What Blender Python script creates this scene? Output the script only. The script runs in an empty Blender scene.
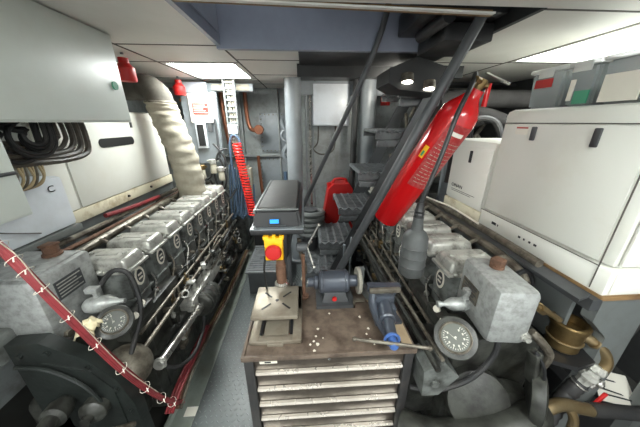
import bpy, bmesh, math, random
from mathutils import Vector, Matrix, Euler
random.seed(7)
V = Vector
PI = math.pi
S = bpy.context.scene
COL = S.collection

# ------------------------------------------------------------------ camera
H = 1.72
pitch, yaw = math.radians(20.4), math.radians(3.4)
cam_d = bpy.data.cameras.new('camera')
cam_d.sensor_width = 36.0
cam_d.lens = 36.0 * 245 / 640
cam_d.clip_start = 0.02
cam = bpy.data.objects.new('camera', cam_d)
COL.objects.link(cam)
F = V((math.sin(yaw) * math.cos(pitch), math.cos(yaw) * math.cos(pitch), -math.sin(pitch)))
R = V((math.cos(yaw), -math.sin(yaw), 0))
U = R.cross(F)
m = Matrix((R, U, -F)).transposed().to_4x4()
m.translation = V((0, 0, H))
cam.matrix_world = m
S.camera = cam

# ------------------------------------------------------------------ world, light, exposure
S.view_settings.view_transform = 'Standard'
S.view_settings.look = 'None'
S.view_settings.gamma = 1
S.view_settings.use_curve_mapping = False
S.view_settings.exposure = 1.1
S.cycles.use_denoising = True
S.cycles.max_bounces = 8
w = bpy.data.worlds.new('world')
S.world = w
w.use_nodes = True
w.node_tree.nodes['Background'].inputs[0].default_value = (0.96, 1.0, 1.0, 1)
w.node_tree.nodes['Background'].inputs[1].default_value = 0.62
LAMP = 20.0      # brightness of each ceiling panel's diffuser (emission strength)
SPOT = 8.0


# ------------------------------------------------------------------ materials
def lin(c):
    c = c / 255.0
    return c / 12.92 if c <= 0.04045 else ((c + 0.055) / 1.055) ** 2.4


def L4(rgb):
    return (lin(rgb[0]), lin(rgb[1]), lin(rgb[2]), 1)


def mat(name, rgb, rough=0.5, metal=0.0, dirt=None, amt=0.5, scale=6.0, bump=0.0, bscale=40.0, lo=0.45, hi=0.7, emit=None, estr=0, alpha=1, trans=0, clear=0):
    mt = bpy.data.materials.new(name)
    mt.use_nodes = True
    nt = mt.node_tree
    b = nt.nodes['Principled BSDF']
    b.inputs['Base Color'].default_value = L4(rgb)
    b.inputs['Roughness'].default_value = rough
    b.inputs['Metallic'].default_value = metal
    b.inputs['Coat Weight'].default_value = clear
    if trans:
        b.inputs['Transmission Weight'].default_value = trans
    if alpha < 1:
        b.inputs['Alpha'].default_value = alpha
    tc = nt.nodes.new('ShaderNodeTexCoord')
    n = nt.nodes.new('ShaderNodeTexNoise')
    n.inputs['Scale'].default_value = scale
    n.inputs['Detail'].default_value = 8
    n.inputs['Roughness'].default_value = 0.65
    nt.links.new(tc.outputs['Object'], n.inputs['Vector'])
    if dirt is not None:
        r = nt.nodes.new('ShaderNodeValToRGB')
        r.color_ramp.elements[0].position = lo
        r.color_ramp.elements[1].position = hi
        mx = nt.nodes.new('ShaderNodeMix')
        mx.data_type = 'RGBA'
        mul = nt.nodes.new('ShaderNodeMath')
        mul.operation = 'MULTIPLY'
        mul.inputs[1].default_value = amt
        nt.links.new(n.outputs['Fac'], r.inputs['Fac'])
        nt.links.new(r.outputs['Color'], mul.inputs[0])
        nt.links.new(mul.outputs[0], mx.inputs['Factor'])
        mx.inputs['A'].default_value = L4(rgb)
        mx.inputs['B'].default_value = L4(dirt)
        nt.links.new(mx.outputs['Result'], b.inputs['Base Color'])
    mr = nt.nodes.new('ShaderNodeMapRange')
    mr.inputs['To Min'].default_value = max(0.03, rough - 0.12)
    mr.inputs['To Max'].default_value = min(1, rough + 0.12)
    nt.links.new(n.outputs['Fac'], mr.inputs['Value'])
    nt.links.new(mr.outputs['Result'], b.inputs['Roughness'])
    if bump:
        n2 = nt.nodes.new('ShaderNodeTexNoise')
        n2.inputs['Scale'].default_value = bscale
        n2.inputs['Detail'].default_value = 4
        nt.links.new(tc.outputs['Object'], n2.inputs['Vector'])
        bp = nt.nodes.new('ShaderNodeBump')
        bp.inputs['Strength'].default_value = bump
        bp.inputs['Distance'].default_value = 0.005
        nt.links.new(n2.outputs['Fac'], bp.inputs['Height'])
        nt.links.new(bp.outputs['Normal'], b.inputs['Normal'])
    if emit:
        b.inputs['Emission Color'].default_value = L4(emit)
        b.inputs['Emission Strength'].default_value = estr
    return mt


M_ceil = mat('ceiling_panel', (216, 213, 206), 0.5, dirt=(190, 185, 174), amt=0.35, scale=2)
M_seam = mat('panel_seam', (84, 80, 74), 0.7)
M_lamp = mat('lamp_diffuser', (250, 250, 248), 0.4, emit=(250, 255, 252), estr=LAMP)
M_lamp2 = mat('large_lamp_diffuser', (250, 250, 248), 0.4, emit=(250, 255, 252), estr=LAMP * .42)
M_white = mat('white_enamel', (220, 220, 212), 0.32, dirt=(196, 190, 168), amt=0.35, scale=3, lo=0.5, hi=0.8)
M_plinth = mat('worn_white_enamel', (212, 205, 182), 0.45, dirt=(148, 126, 84), amt=0.8, scale=9, lo=0.5, hi=0.68)
M_cab = mat('cabinet_paint', (213, 219, 212), 0.42, dirt=(196, 200, 188), amt=0.4, scale=3, bump=0.05, bscale=200)
M_tankw = mat('white_plastic', (205, 210, 216), 0.35, dirt=(170, 172, 170), amt=0.4, scale=5)
M_blackp = mat('black_plastic', (30, 30, 31), 0.45)
M_rubber = mat('black_rubber', (36, 36, 37), 0.6, dirt=(70, 66, 60), amt=0.35, scale=12)
M_conduit = mat('grey_conduit', (66, 62, 56), 0.5, dirt=(110, 100, 85), amt=0.4, scale=14)
M_wire = mat('beige_wire', (176, 158, 122), 0.5)
M_eng = mat('engine_grey_paint', (102, 105, 102), 0.38, dirt=(34, 32, 28), amt=0.85, scale=14, lo=0.42, hi=0.64, bump=0.25)
M_engd = mat('dark_engine_casting', (56, 57, 52), 0.45, dirt=(16, 14, 12), amt=0.9, scale=11, lo=.4, hi=.62, bump=0.35)
M_alu = mat('cast_aluminium', (182, 181, 174), 0.38, 0.4, dirt=(78, 74, 66), amt=0.8, scale=20, lo=0.48, hi=0.72, bump=0.25, bscale=60)
M_tank = mat('header_tank_alloy', (166, 168, 166), 0.4, 0.4, dirt=(104, 104, 98), amt=0.7, scale=34, lo=.42, hi=.72, bump=0.25, bscale=60)
M_steel = mat('bright_steel', (188, 186, 180), 0.28, 0.9, dirt=(110, 100, 88), amt=0.5, scale=14)
M_dsteel = mat('dull_steel', (122, 116, 104), 0.45, 0.45, dirt=(54, 46, 38), amt=0.8, scale=16, lo=.42, hi=.64, bump=0.25)
M_rust = mat('rusty_iron', (108, 78, 60), 0.7, 0.2, dirt=(64, 44, 34), amt=0.7, scale=25, bump=0.4)
M_redhose = mat('red_hose', (124, 42, 46), 0.45, dirt=(72, 26, 30), amt=0.5, scale=20)
M_red = mat('red_gloss_paint', (196, 20, 24), 0.2, clear=0.5)
M_redm = mat('red_plastic', (178, 28, 26), 0.4)
M_coil = mat('red_coil_plastic', (226, 44, 34), 0.3)
M_tie = mat('white_nylon', (220, 214, 200), 0.4)
M_brass = mat('brass', (128, 108, 72), 0.35, 0.85, dirt=(80, 58, 32), amt=0.6, scale=16)
M_bronze = mat('tarnished_bronze', (136, 116, 82), 0.38, 0.75, dirt=(150, 140, 116), amt=0.5, scale=12)
M_copper = mat('copper_pipe', (138, 88, 64), 0.4, 0.6, dirt=(96, 60, 44), amt=0.5, scale=10)
M_blue = mat('blue_grey_paint', (140, 146, 160), 0.35, dirt=(116, 120, 132), amt=0.5, scale=3)
M_grey = mat('grey_paint', (132, 138, 142), 0.36, dirt=(104, 106, 106), amt=0.5, scale=5)
M_greyd = mat('dark_grey_paint', (66, 68, 70), 0.42, dirt=(38, 38, 38), amt=0.5, scale=6)
M_steelwork = mat('grey_steelwork', (100, 104, 103), 0.42, dirt=(78, 78, 74), amt=0.6, scale=5)
M_tread = mat('stair_tread_paint', (102, 105, 107), 0.4, dirt=(52, 52, 52), amt=0.7, scale=16)
M_floor = mat('floor_paint', (88, 94, 94), 0.4, dirt=(72, 74, 72), amt=0.6, scale=4, bump=0.1)
M_floorw = mat('worn_tread_metal', (116, 121, 120), 0.4, 0.15, dirt=(104, 106, 106), amt=0.5, scale=8)
M_bilge = mat('bilge_paint', (32, 33, 30), 0.6, dirt=(28, 26, 22), amt=0.8, scale=5)
M_kerb = mat('pale_green_kerb', (132, 140, 132), 0.45, dirt=(92, 92, 84), amt=0.6, scale=6)
M_lag = mat('lagging_cloth', (166, 160, 144), 0.9, dirt=(108, 100, 84), amt=0.6, scale=7, bump=0.5, bscale=25)
M_dlag2 = mat('black_lagging', (54, 52, 50), 0.85, dirt=(34, 32, 30), amt=.6, scale=7, bump=0.5, bscale=25)
M_dlag = mat('dark_lagging', (92, 88, 80), 0.9, dirt=(56, 52, 46), amt=0.6, scale=7, bump=0.5, bscale=25)
M_yellow = mat('yellow_plastic', (236, 176, 16), 0.4)
M_paper = mat('paper', (226, 222, 210), 0.7)
M_redprint = mat('red_print', (176, 52, 42), 0.6)
M_ink = mat('black_ink', (34, 34, 36), 0.6)
M_plate = mat('dark_label_plate', (56, 58, 60), 0.4)
M_dial = mat('dial_face', (64, 68, 62), 0.3)
M_dial2 = mat('pale_dial_face', (88, 90, 84), 0.3)
M_scale = mat('dial_marks', (186, 184, 172), 0.4)
M_green = mat('green_sticker', (40, 140, 104), 0.4)
M_clear = mat('clear_plastic', (176, 184, 186), 0.15, alpha=0.5)
M_lid = mat('milky_lid', (220, 222, 218), 0.3, alpha=0.8)
M_bench = mat('oily_bench_top', (112, 98, 86), 0.42, 0.15, dirt=(60, 48, 40), amt=0.85, scale=12, lo=0.4, hi=0.65, bump=0.15)
M_chest = mat('black_chest_paint', (46, 45, 45), 0.35, dirt=(84, 78, 72), amt=0.5, scale=8)
M_drawer = mat('brushed_drawer_steel', (88, 80, 72), 0.38, 0.45, dirt=(50, 42, 36), amt=0.7, scale=9, lo=0.42, hi=0.7)
M_lip = mat('polished_drawer_lip', (204, 196, 184), 0.28, 0.6, dirt=(140, 128, 114), amt=0.5, scale=5)
M_cast = mat('worn_cast_iron', (146, 138, 124), 0.4, 0.5, dirt=(112, 98, 82), amt=0.6, scale=14, bump=0.15)
M_vise = mat('blue_grey_vice_paint', (66, 72, 82), 0.38, 0.2, dirt=(60, 56, 54), amt=0.6, scale=14)
M_vblue = mat('bright_blue_paint', (62, 92, 148), 0.35)
M_grind = mat('blue_black_grinder_paint', (70, 75, 84), 0.35, 0.2, dirt=(56, 54, 56), amt=0.6, scale=12)
M_stone = mat('grinding_stone', (132, 128, 118), 0.9, bump=0.3, bscale=150)
M_glowblue = mat('glowing_blue_sticker', (40, 130, 210), 0.3, emit=(40, 140, 230), estr=0.6)  # glow added to the sticker colour; the sticker is no lamp
M_spot = mat('spot_lens', (255, 252, 240), 0.3, emit=(255, 250, 236), estr=SPOT)
M_bhose = mat('blue_grey_hose', (78, 98, 120), 0.4, dirt=(56, 70, 88), amt=0.5, scale=10)
M_wall = mat('bulkhead_paint', (146, 151, 150), 0.45, dirt=(96, 94, 88), amt=0.7, scale=7)
M_walld = mat('dark_bulkhead_paint', (44, 45, 45), 0.6, dirt=(24, 24, 22), amt=0.6, scale=4)
M_rustedge = mat('rust_stained_steel', (132, 104, 68), 0.7, dirt=(92, 66, 42), amt=0.7, scale=14)
M_wood = mat('tan_board', (170, 150, 122), 0.7, dirt=(130, 108, 82), amt=0.5, scale=8)
M_orange = mat('orange_band', (206, 120, 50), 0.5)


# ------------------------------------------------------------------ mesh builder
ORG = {}


class MB:
    def __init__(s):
        s.v, s.f, s.m = [], [], []

    def add(s, vs, fs, mi=0):
        o = len(s.v)
        s.v += [V(p) for p in vs]
        s.f += [tuple(i + o for i in f) for f in fs]
        s.m += [mi] * len(fs)
        return s

    def bm(s, b, mi=0, mx=None):
        b.verts.index_update()
        vs = [(mx @ v.co) if mx else v.co.copy() for v in b.verts]
        s.add(vs, [[v.index for v in f.verts] for f in b.faces], mi)
        b.free()
        return s

    def box(s, c, size, bev=0.0, rot=None, mi=0, seg=2):
        b = bmesh.new()
        bmesh.ops.create_cube(b, size=1)
        for v in b.verts:
            v.co = V((v.co.x * size[0], v.co.y * size[1], v.co.z * size[2]))
        if bev > 0:
            bmesh.ops.bevel(b, geom=b.edges[:], offset=min(bev, min(size) * 0.49), segments=seg, profile=0.5, affect='EDGES')
        mx = Matrix.Translation(V(c))
        if rot:
            mx = mx @ (rot.to_4x4() if isinstance(rot, Matrix) else Euler(rot).to_matrix().to_4x4())
        return s.bm(b, mi, mx)

    def b2(s, x0, x1, y0, y1, z0, z1, bev=0.0, mi=0):
        return s.box(((x0 + x1) / 2, (y0 + y1) / 2, (z0 + z1) / 2), (abs(x1 - x0), abs(y1 - y0), abs(z1 - z0)), bev, None, mi)

    def lathe(s, a, d, prof, seg=20, mi=0, cap=True):
        a, d = V(a), V(d).normalized()
        q = d.to_track_quat('Z', 'Y')
        vs, fs = [], []
        for t, r in prof:
            for k in range(seg):
                an = 2 * PI * k / seg
                vs.append(a + q @ V((r * math.cos(an), r * math.sin(an), t)))
        n = len(prof)
        for i in range(n - 1):
            for k in range(seg):
                k2 = (k + 1) % seg
                fs.append((i * seg + k, i * seg + k2, (i + 1) * seg + k2, (i + 1) * seg + k))
        if cap:
            fs.append(tuple(reversed(range(seg))))
            fs.append(tuple((n - 1) * seg + k for k in range(seg)))
        return s.add(vs, fs, mi)

    def cyl(s, a, b, r, r2=None, seg=20, mi=0, bev=0.0):
        a, b = V(a), V(b)
        ln = (b - a).length
        r2 = r if r2 is None else r2
        if bev:
            pr = [(0, r - bev), (bev, r), (ln - bev, r2), (ln, r2 - bev)]
        else:
            pr = [(0, r), (ln, r2)]
        return s.lathe(a, b - a, pr, seg, mi)

    def tube(s, pts, r, seg=8, mi=0, sm=6, ribs=0.0):
        P = spline([V(p) for p in pts], sm) if sm > 1 and len(pts) > 2 else [V(p) for p in pts]
        n = len(P)
        vs, fs = [], []
        t0 = (P[1] - P[0]).normalized()
        up = V((0, 0, 1)) if abs(t0.z) < 0.9 else V((1, 0, 0))
        x = t0.cross(up).normalized()
        for i in range(n):
            t = (P[min(i + 1, n - 1)] - P[max(i - 1, 0)]).normalized()
            x = (x - t * x.dot(t)).normalized()
            y = t.cross(x)
            rr = r[i * len(r) // n] if isinstance(r, (list, tuple)) else r
            if ribs and i % 2:
                rr *= 1 + ribs
            for k in range(seg):
                an = 2 * PI * k / seg
                vs.append(P[i] + x * (rr * math.cos(an)) + y * (rr * math.sin(an)))
        for i in range(n - 1):
            for k in range(seg):
                k2 = (k + 1) % seg
                fs.append((i * seg + k, i * seg + k2, (i + 1) * seg + k2, (i + 1) * seg + k))
        fs.append(tuple(reversed(range(seg))))
        fs.append(tuple((n - 1) * seg + k for k in range(seg)))
        return s.add(vs, fs, mi)

    def torus(s, c, d, Rr, r, seg=28, rs=8, mi=0, a0=0, a1=2 * PI):
        c, d = V(c), V(d).normalized()
        q = d.to_track_quat('Z', 'Y')
        closed = abs(a1 - a0 - 2 * PI) < 1e-6
        n = seg if closed else seg + 1
        vs, fs = [], []
        for i in range(n):
            A = a0 + (a1 - a0) * i / seg
            for k in range(rs):
                B = 2 * PI * k / rs
                rr = Rr + r * math.cos(B)
                vs.append(c + q @ V((rr * math.cos(A), rr * math.sin(A), r * math.sin(B))))
        for i in range(seg):
            j = (i + 1) % n
            for k in range(rs):
                k2 = (k + 1) % rs
                fs.append((i * rs + k, j * rs + k, j * rs + k2, i * rs + k2))
        return s.add(vs, fs, mi)

    def sphere(s, c, r, sc=(1, 1, 1), mi=0, u=14, vv=9):
        b = bmesh.new()
        bmesh.ops.create_uvsphere(b, u_segments=u, v_segments=vv, radius=r)
        return s.bm(b, mi, Matrix.Translation(V(c)) @ Matrix.Diagonal((sc[0], sc[1], sc[2], 1)))

    def prism(s, poly, ext, mi=0):
        """poly: 3-D points of a planar outline, ext: extrusion vector"""
        n = len(poly)
        p = [V(q) for q in poly]
        e = V(ext)
        vs = p + [q + e for q in p]
        nrm = V((0, 0, 0))
        for i in range(n):
            a, b_ = p[i], p[(i + 1) % n]
            nrm += a.cross(b_)
        fs = [tuple(range(n)), tuple(reversed(range(n, 2 * n)))]
        fs += [(i, i + n, (i + 1) % n + n, (i + 1) % n) for i in range(n)]
        if nrm.dot(e) > 0:
            fs = [tuple(reversed(f)) for f in fs]
        return s.add(vs, fs, mi)

    def build(s, name, mats, parent=None, ang=35):
        if not isinstance(mats, (list, tuple)):
            mats = [mats]
        me = bpy.data.meshes.new(name)
        o = bpy.data.objects.new(name, me)
        COL.objects.link(o)
        org = V((0, 0, 0))
        if parent is not None:
            org = ORG[parent.name]
            o.parent = parent
        elif s.v:
            lo = V((min(p.x for p in s.v), min(p.y for p in s.v), min(p.z for p in s.v)))
            hi = V((max(p.x for p in s.v), max(p.y for p in s.v), 0))
            org = V(((lo.x + hi.x) / 2, (lo.y + hi.y) / 2, lo.z))
            o.location = org
        ORG[o.name] = org.copy()
        me.from_pydata([tuple(p - org) for p in s.v], [], s.f)
        for mt in mats:
            me.materials.append(mt)
        me.polygons.foreach_set('material_index', s.m)
        me.polygons.foreach_set('use_smooth', [True] * len(s.f))
        me.update()
        me.set_sharp_from_angle(angle=math.radians(ang))
        return o


def spline(P, n):
    out = []
    for i in range(len(P) - 1):
        p0, p1, p2, p3 = P[max(i - 1, 0)], P[i], P[i + 1], P[min(i + 2, len(P) - 1)]
        for k in range(n):
            t = k / n
            out.append(0.5 * ((2 * p1) + (p2 - p0) * t + (2 * p0 - 5 * p1 + 4 * p2 - p3) * t * t + (3 * p1 - p0 - 3 * p2 + p3) * t ** 3))
    out.append(P[-1])
    return out


def tag(o, label, cat, group=None):
    o['label'] = label
    o['category'] = cat
    if group:
        o['group'] = group
    return o


def thing(name, label, cat, loc, group=None):
    o = bpy.data.objects.new(name, None)
    o.empty_display_size = 0.05
    COL.objects.link(o)
    o.location = loc
    ORG[o.name] = V(loc)
    return tag(o, label, cat, group)


def struct(name, mb, mt, ang=35):
    o = mb.build(name, mt, None, ang)
    o['kind'] = 'structure'
    return o


def children(o):
    return [c for c in COL.objects if c.parent == o]


def copy_tree(o, parent=None):
    c = o.copy()
    COL.objects.link(c)
    if parent is not None:
        c.parent = parent
    for ch in children(o):
        copy_tree(ch, c)
    return c


def frame_at(pos, normal, up=(0, 0, 1)):
    n = V(normal).normalized()
    u = V(up)
    x = u.cross(n).normalized()
    y = n.cross(x)
    mx = Matrix((x, y, n)).transposed().to_4x4()
    mx.translation = V(pos)
    return mx


def text(name, body, pos, normal, size, mt, parent, up=(0, 0, 1), depth=0.0006, stretch=1.0):
    cu = bpy.data.curves.new(name, 'FONT')
    cu.body = body
    cu.size = size
    cu.extrude = depth
    cu.align_x = 'CENTER'
    cu.align_y = 'CENTER'
    t = bpy.data.objects.new('tmp', cu)
    COL.objects.link(t)
    dg = bpy.context.evaluated_depsgraph_get()
    me = bpy.data.meshes.new_from_object(t.evaluated_get(dg))
    bpy.data.objects.remove(t)
    mx = frame_at(pos, normal, up)
    mb = MB()
    mb.add([mx @ V((v.co.x * stretch, v.co.y, v.co.z)) for v in me.vertices], [tuple(p.vertices) for p in me.polygons])
    return mb.build(name, mt, parent)


# ================================================================== SETTING
XL, XR, YF, YN, ZC = -2.05, 2.38, 3.7, -1.3, 2.15
# walkway plates with raised lozenge tread, one mesh
mb = MB()
mb.b2(-0.72, 0.5, YN, YF, -0.02, 0.0)
k = 0
for iy in range(0, 100):
    y = 0.55 + iy * 0.032
    for ix in range(0, 22):
        x = -0.70 + ix * 0.032 + (0.016 if iy % 2 else 0)
        if x > -0.02 and y < 1.15:
            continue
        a = PI / 4 if (ix + iy) % 2 else -PI / 4
        ca, sa = math.cos(a), math.sin(a)
        l, wd = 0.0125, 0.0038
        vs = []
        for (p, q, z) in ((-l, 0, 0), (0, -wd, 0), (l, 0, 0), (0, wd, 0)):
            vs.append((x + p * ca - q * sa, y + p * sa + q * ca, 0.0))
        for (p, q) in ((-l * .7, 0), (0, -wd * .6), (l * .7, 0), (0, wd * .6)):
            vs.append((x + p * ca - q * sa, y + p * sa + q * ca, 0.0022))
        mb.add(vs, [(4, 5, 6, 7), (0, 1, 5, 4), (1, 2, 6, 5), (2, 3, 7, 6), (3, 0, 4, 7)], 1)
struct('floor', mb, [M_floor, M_floorw])
mb = MB()
mb.b2(XL - .1, XR + .1, YN, YF + .1, -0.16, -0.06)
struct('floor_bilge', mb, M_bilge)
mb = MB()
mb.b2(-0.84, -0.72, YN, YF, -0.05, 0.012, 0.004)
mb.b2(-0.86, -0.84, YN, YF, -0.05, 0.05, 0.003)
struct('trim_1', mb, M_kerb)
mb = MB()
mb.b2(0.5, 0.56, 1.2, YF, -0.05, 0.02, 0.004)
struct('trim_2', mb, M_kerb)

# ceiling with the stair hatch left open
HX0, HX1, HY0, HY1 = -0.49, 0.96, 1.15, 1.74
mb = MB()
lights = [(-1.07, -0.53, 2.23, 2.90), (1.57, 2.30, 1.02, 2.03), (-1.05, -0.45, -0.75, -0.10), (0.55, 1.15, -0.75, -0.10)]
xs = sorted({XL - .1, XR + .1, HX0, HX1, *[l[0] for l in lights], *[l[1] for l in lights]})
ys = sorted({YN, YF + .1, HY0, HY1, *[l[2] for l in lights], *[l[3] for l in lights]})
for i in range(len(xs) - 1):
    for j in range(len(ys) - 1):
        cx, cy = (xs[i] + xs[i + 1]) / 2, (ys[j] + ys[j + 1]) / 2
        if HX0 < cx < HX1 and HY0 < cy < HY1:
            continue
        if any(l[0] < cx < l[1] and l[2] < cy < l[3] for l in lights):
            continue
        mb.b2(xs[i], xs[i + 1], ys[j], ys[j + 1], ZC, ZC + 0.03)
struct('ceiling', mb, M_ceil)
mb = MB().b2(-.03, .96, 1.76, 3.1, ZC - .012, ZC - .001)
struct('ceiling_void_shade', mb, M_blackp)  # black sheet stands in for the shade of an open void
# joint strips between ceiling panels
mb = MB()


def seam_x(x, y0, y1):
    mb.b2(x - 0.006, x + 0.006, y0, y1, ZC - 0.003, ZC + 0.001)


def seam_y(y, x0, x1):
    mb.b2(x0, x1, y - 0.005, y + 0.005, ZC - 0.003, ZC + 0.001)


seam_x(-0.49, 1.75, YF)
seam_x(-1.10, 0.2, YF)
seam_x(1.55, 1.0, YF)
seam_x(0.97, 1.75, YF)
for y in (1.75, 2.20, 2.93, 3.3):
    seam_y(y, XL, -0.5)
for y in (2.1, 2.7, 3.3):
    seam_y(y, -0.48, 0.96)
for y in (1.16, 2.1, 2.7):
    seam_y(y, 0.98, 1.54)
seam_y(0.98, 1.56, XR)
seam_y(2.07, 1.56, XR)
struct('trim_3', mb, M_seam)

# hatch coaming above the stair
mb = MB()
mb.b2(HX0 - 0.02, HX0 + .004, HY0, HY1, ZC - 0.004, 2.75)
mb.b2(HX0 - 0.02, HX1 + 0.02, HY1 - .006, HY1 + 0.03, ZC - 0.02, 2.75)
mb.b2(HX0, HX1, HY0 - 0.02, HY0, ZC + 0.03, 2.75)
mb.b2(HX1 - .004, HX1 + 0.02, HY0, HY1, ZC - 0.004, 2.75, 0, 1)
mb.b2(.0, HX1 + .02, HY0 - .02, HY1 + .03, 2.75, 2.78)
mb.prism([(-0.489, 1.32, 2.20), (-0.489, 1.70, 2.20), (-0.489, 1.70, 2.42)], (0.012, 0, 0))
o = struct('trim_4', mb, [M_blue, M_walld])
o['label'] = 'blue grey steel coaming around the stair hatch'
mb = MB()
mb.prism([(-0.52, 1.13, 2.143), (0.80, 1.195, 2.143), (0.80, 1.215, 2.143), (-0.52, 1.15, 2.143)], (0, 0, 0.0065))
mb.prism([(-0.48, 1.151, 2.143), (0.80, 1.216, 2.143), (0.80, 1.232, 2.143), (-0.48, 1.165, 2.143)], (0, 0, 0.02), 1)
struct('trim_5', mb, [M_ceil, M_rustedge])

# walls
mb = MB()
mb.b2(XL - 0.1, XL, YN, YF, -0.1, ZC)
struct('wall_left', mb, M_wall)
mb = MB()
mb.b2(XR, XR + 0.1, YN, YF, -0.1, ZC)
struct('wall_right', mb, M_walld)
mb = MB()
mb.b2(XL - 0.1, XR + 0.1, YF, YF + 0.1, -0.1, ZC)
# welded stiffeners on the far bulkhead
for x in (-1.6, -0.86, -0.36, 1.0, 1.55, 2.0):
    mb.b2(x - 0.01, x + 0.01, YF - 0.07, YF, -0.05, ZC - 0.02)
mb.b2(XL, XR, YF - 0.09, YF, 1.26, 1.28)
struct('wall_far', mb, M_wall)
mb = MB()   # deck beams behind the stair, nearer one coloured dark as void shade
mb.b2(-0.05, 1.3, 2.20, 2.24, 2.06, 2.149, 0, 1)
mb.b2(-0.05, 1.3, 2.95, 3.0, 2.0, 2.149)
struct('trim_6', mb, [M_grey, M_walld])
mb = MB()   # short bulkhead between the two columns
mb.b2(-0.02, 0.62, 3.1, 3.14, 0.98, 2.149)
mb.b2(-0.02, 0.62, 3.07, 3.1, 0.96, 0.99)
mb.b2(-0.02, 0.62, 3.07, 3.1, 1.72, 1.74)
struct('trim_7', mb, M_wall)

# ceiling lamps
lab = ['rectangular white ceiling light panel at left above the diesel engine', 'large bright ceiling light panel at right above the clear storage tubs',
       'ceiling light panel behind the viewer on the left', 'ceiling light panel behind the viewer on the right']
for (x0, x1, y0, y1), lb in zip(lights, lab):
    t = thing('ceiling_light', lb, 'ceiling light', ((x0 + x1) / 2, (y0 + y1) / 2, ZC), 'recessed ceiling lights')
    f = MB()
    for a in ((x0, x0 + .012, y0, y1), (x1 - .012, x1, y0, y1), (x0, x1, y0, y0 + .012), (x0, x1, y1 - .012, y1)):
        f.b2(a[0], a[1], a[2], a[3], ZC - 0.004, ZC + 0.03)
    f.build('frame', M_ceil, t)
    d = MB()
    d.b2(x0 + .012, x1 - .012, y0 + .012, y1 - .012, ZC + 0.004, ZC + 0.02)
    d.build('diffuser', M_lamp2 if x1 > 2 else M_lamp, t)

# columns
for (x, y, lb) in ((-0.12, 2.9, 'grey round steel column left of the white wall box'), (0.70, 2.9, 'grey round steel column right of the white wall box behind the stair')):
    t = thing('round_column', lb, 'column', (x, y, 0), 'round steel columns')
    MB().cyl((x, y, 0), (x, y, 2.15), 0.088, seg=28).build('shaft', M_grey, t)
    MB().cyl((x, y, 0), (x, y, 0.03), 0.13, seg=28, bev=.004).build('base_flange', M_grey, t)
mb = MB().cyl((0.55, 2.85, 0), (0.55, 2.85, 2.15), 0.035, seg=14)
tag(mb.build('vertical_pipe', M_walld), 'dark vertical pipe just left of the grey column', 'pipe')
for i, (x, r, mtt, lb) in enumerate(((0.02, .012, M_grey, 'thin grey pipe nearest the left round column'), (0.065, .010, M_steel, 'thin bright pipe between the left round column and white wall box'), (0.10, .008, M_grey, 'thinnest grey pipe beside the edge of the white wall box'))):
    mb = MB().tube([(x, 3.0, 2.14), (x, 3.0, 1.2), (x + .01 * i, 3.0, 0.72), (x + .05, 3.02, 0.45)], r, 8)
    for z in (1.2, 1.55, 1.95):
        mb.box((x, 3.03, z), (0.035, 0.05, 0.014))
    tag(mb.build('wall_pipe', mtt), lb, 'pipe', 'thin pipes by the column')

# ================================================================== FAR BULKHEAD
t = thing('junction_box', 'white square wall box mounted between the two round columns', 'wall box', (0.3, 3.05, 1.68))
MB().b2(0.09, 0.51, 2.96, 3.09, 1.68, 2.12, 0.012).build('body', M_tankw, t)
MB().b2(0.10, 0.50, 2.945, 2.96, 1.69, 2.11, 0.006).build('door', M_tankw, t)
MB().cyl((0.48, 2.945, 1.9), (0.48, 2.93, 1.9), 0.01).cyl((0.12, 2.945, 2.14), (0.12, 2.97, 2.13), 0.006).build('lock', M_blackp, t)
mb = MB().tube([(0.16, 3.02, 1.68), (0.15, 3.0, 1.5), (0.10, 3.0, 1.42), (0.2, 3.0, 1.36), (0.34, 3.0, 1.42), (0.36, 3.02, 1.68)], .009, 6)
tag(mb.build('electric_cable', M_conduit), 'grey cable looping below the white wall box', 'cable')


def hatch(x0, x1, z0, z1, lb):
    t = thing('access_plate', lb, 'access plate', ((x0 + x1) / 2, YF - .02, z0), 'bolted access plates on the far bulkhead')
    MB().b2(x0, x1, YF - .03, YF - .005, z0, z1, .004).build('plate', M_grey, t)
    b = MB()
    nx, nz = max(3, int((x1 - x0) / .06)), max(3, int((z1 - z0) / .06))
    pts = []
    for i in range(nx + 1):
        pts += [(x0 + .02 + (x1 - x0 - .04) * i / nx, z0 + .02), (x0 + .02 + (x1 - x0 - .04) * i / nx, z1 - .02)]
    for j in range(1, nz):
        pts += [(x0 + .02, z0 + .02 + (z1 - z0 - .04) * j / nz), (x1 - .02, z0 + .02 + (z1 - z0 - .04) * j / nz)]
    for x, z in pts:
        b.cyl((x, YF - .03, z), (x, YF - .045, z), .009, seg=6)
    b.build('bolt_ring', M_dsteel, t)
    return t


hatch(-0.62, -0.18, 1.32, 1.84, 'upper grey bolted access plate left of the round columns')
hatch(-0.66, -0.20, 0.74, 1.24, 'lower grey bolted access plate behind the red coiled hose')
mb = MB().tube([(-0.75, 3.5, 2.14), (-0.75, 3.5, 1.85), (-0.72, 3.48, 1.66), (-0.64, 3.46, 1.62), (-0.58, 3.5, 1.66)], .026, 10)
mb.cyl((-0.60, 3.42, 1.63), (-0.60, 3.5, 1.63), .06, bev=.006)
tag(mb.build('copper_pipe', M_copper), 'copper pipe bending to a flange beside the upper access plate', 'pipe')
mb = MB().tube([(-1.03, 3.45, 2.1), (-1.03, 3.45, 1.8), (-1.0, 3.45, 1.45)], .03, 10)
tag(mb.build('copper_pipe', M_copper), 'copper pipe left of the hanging cable ladder', 'pipe')
mb = MB().tube([(-0.63, 3.4, 1.3), (-0.62, 3.4, 0.9), (-0.6, 3.4, 0.7), (-0.55, 3.4, 0.3), (-.55, 3.4, -.06)], .022, 8)
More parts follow.
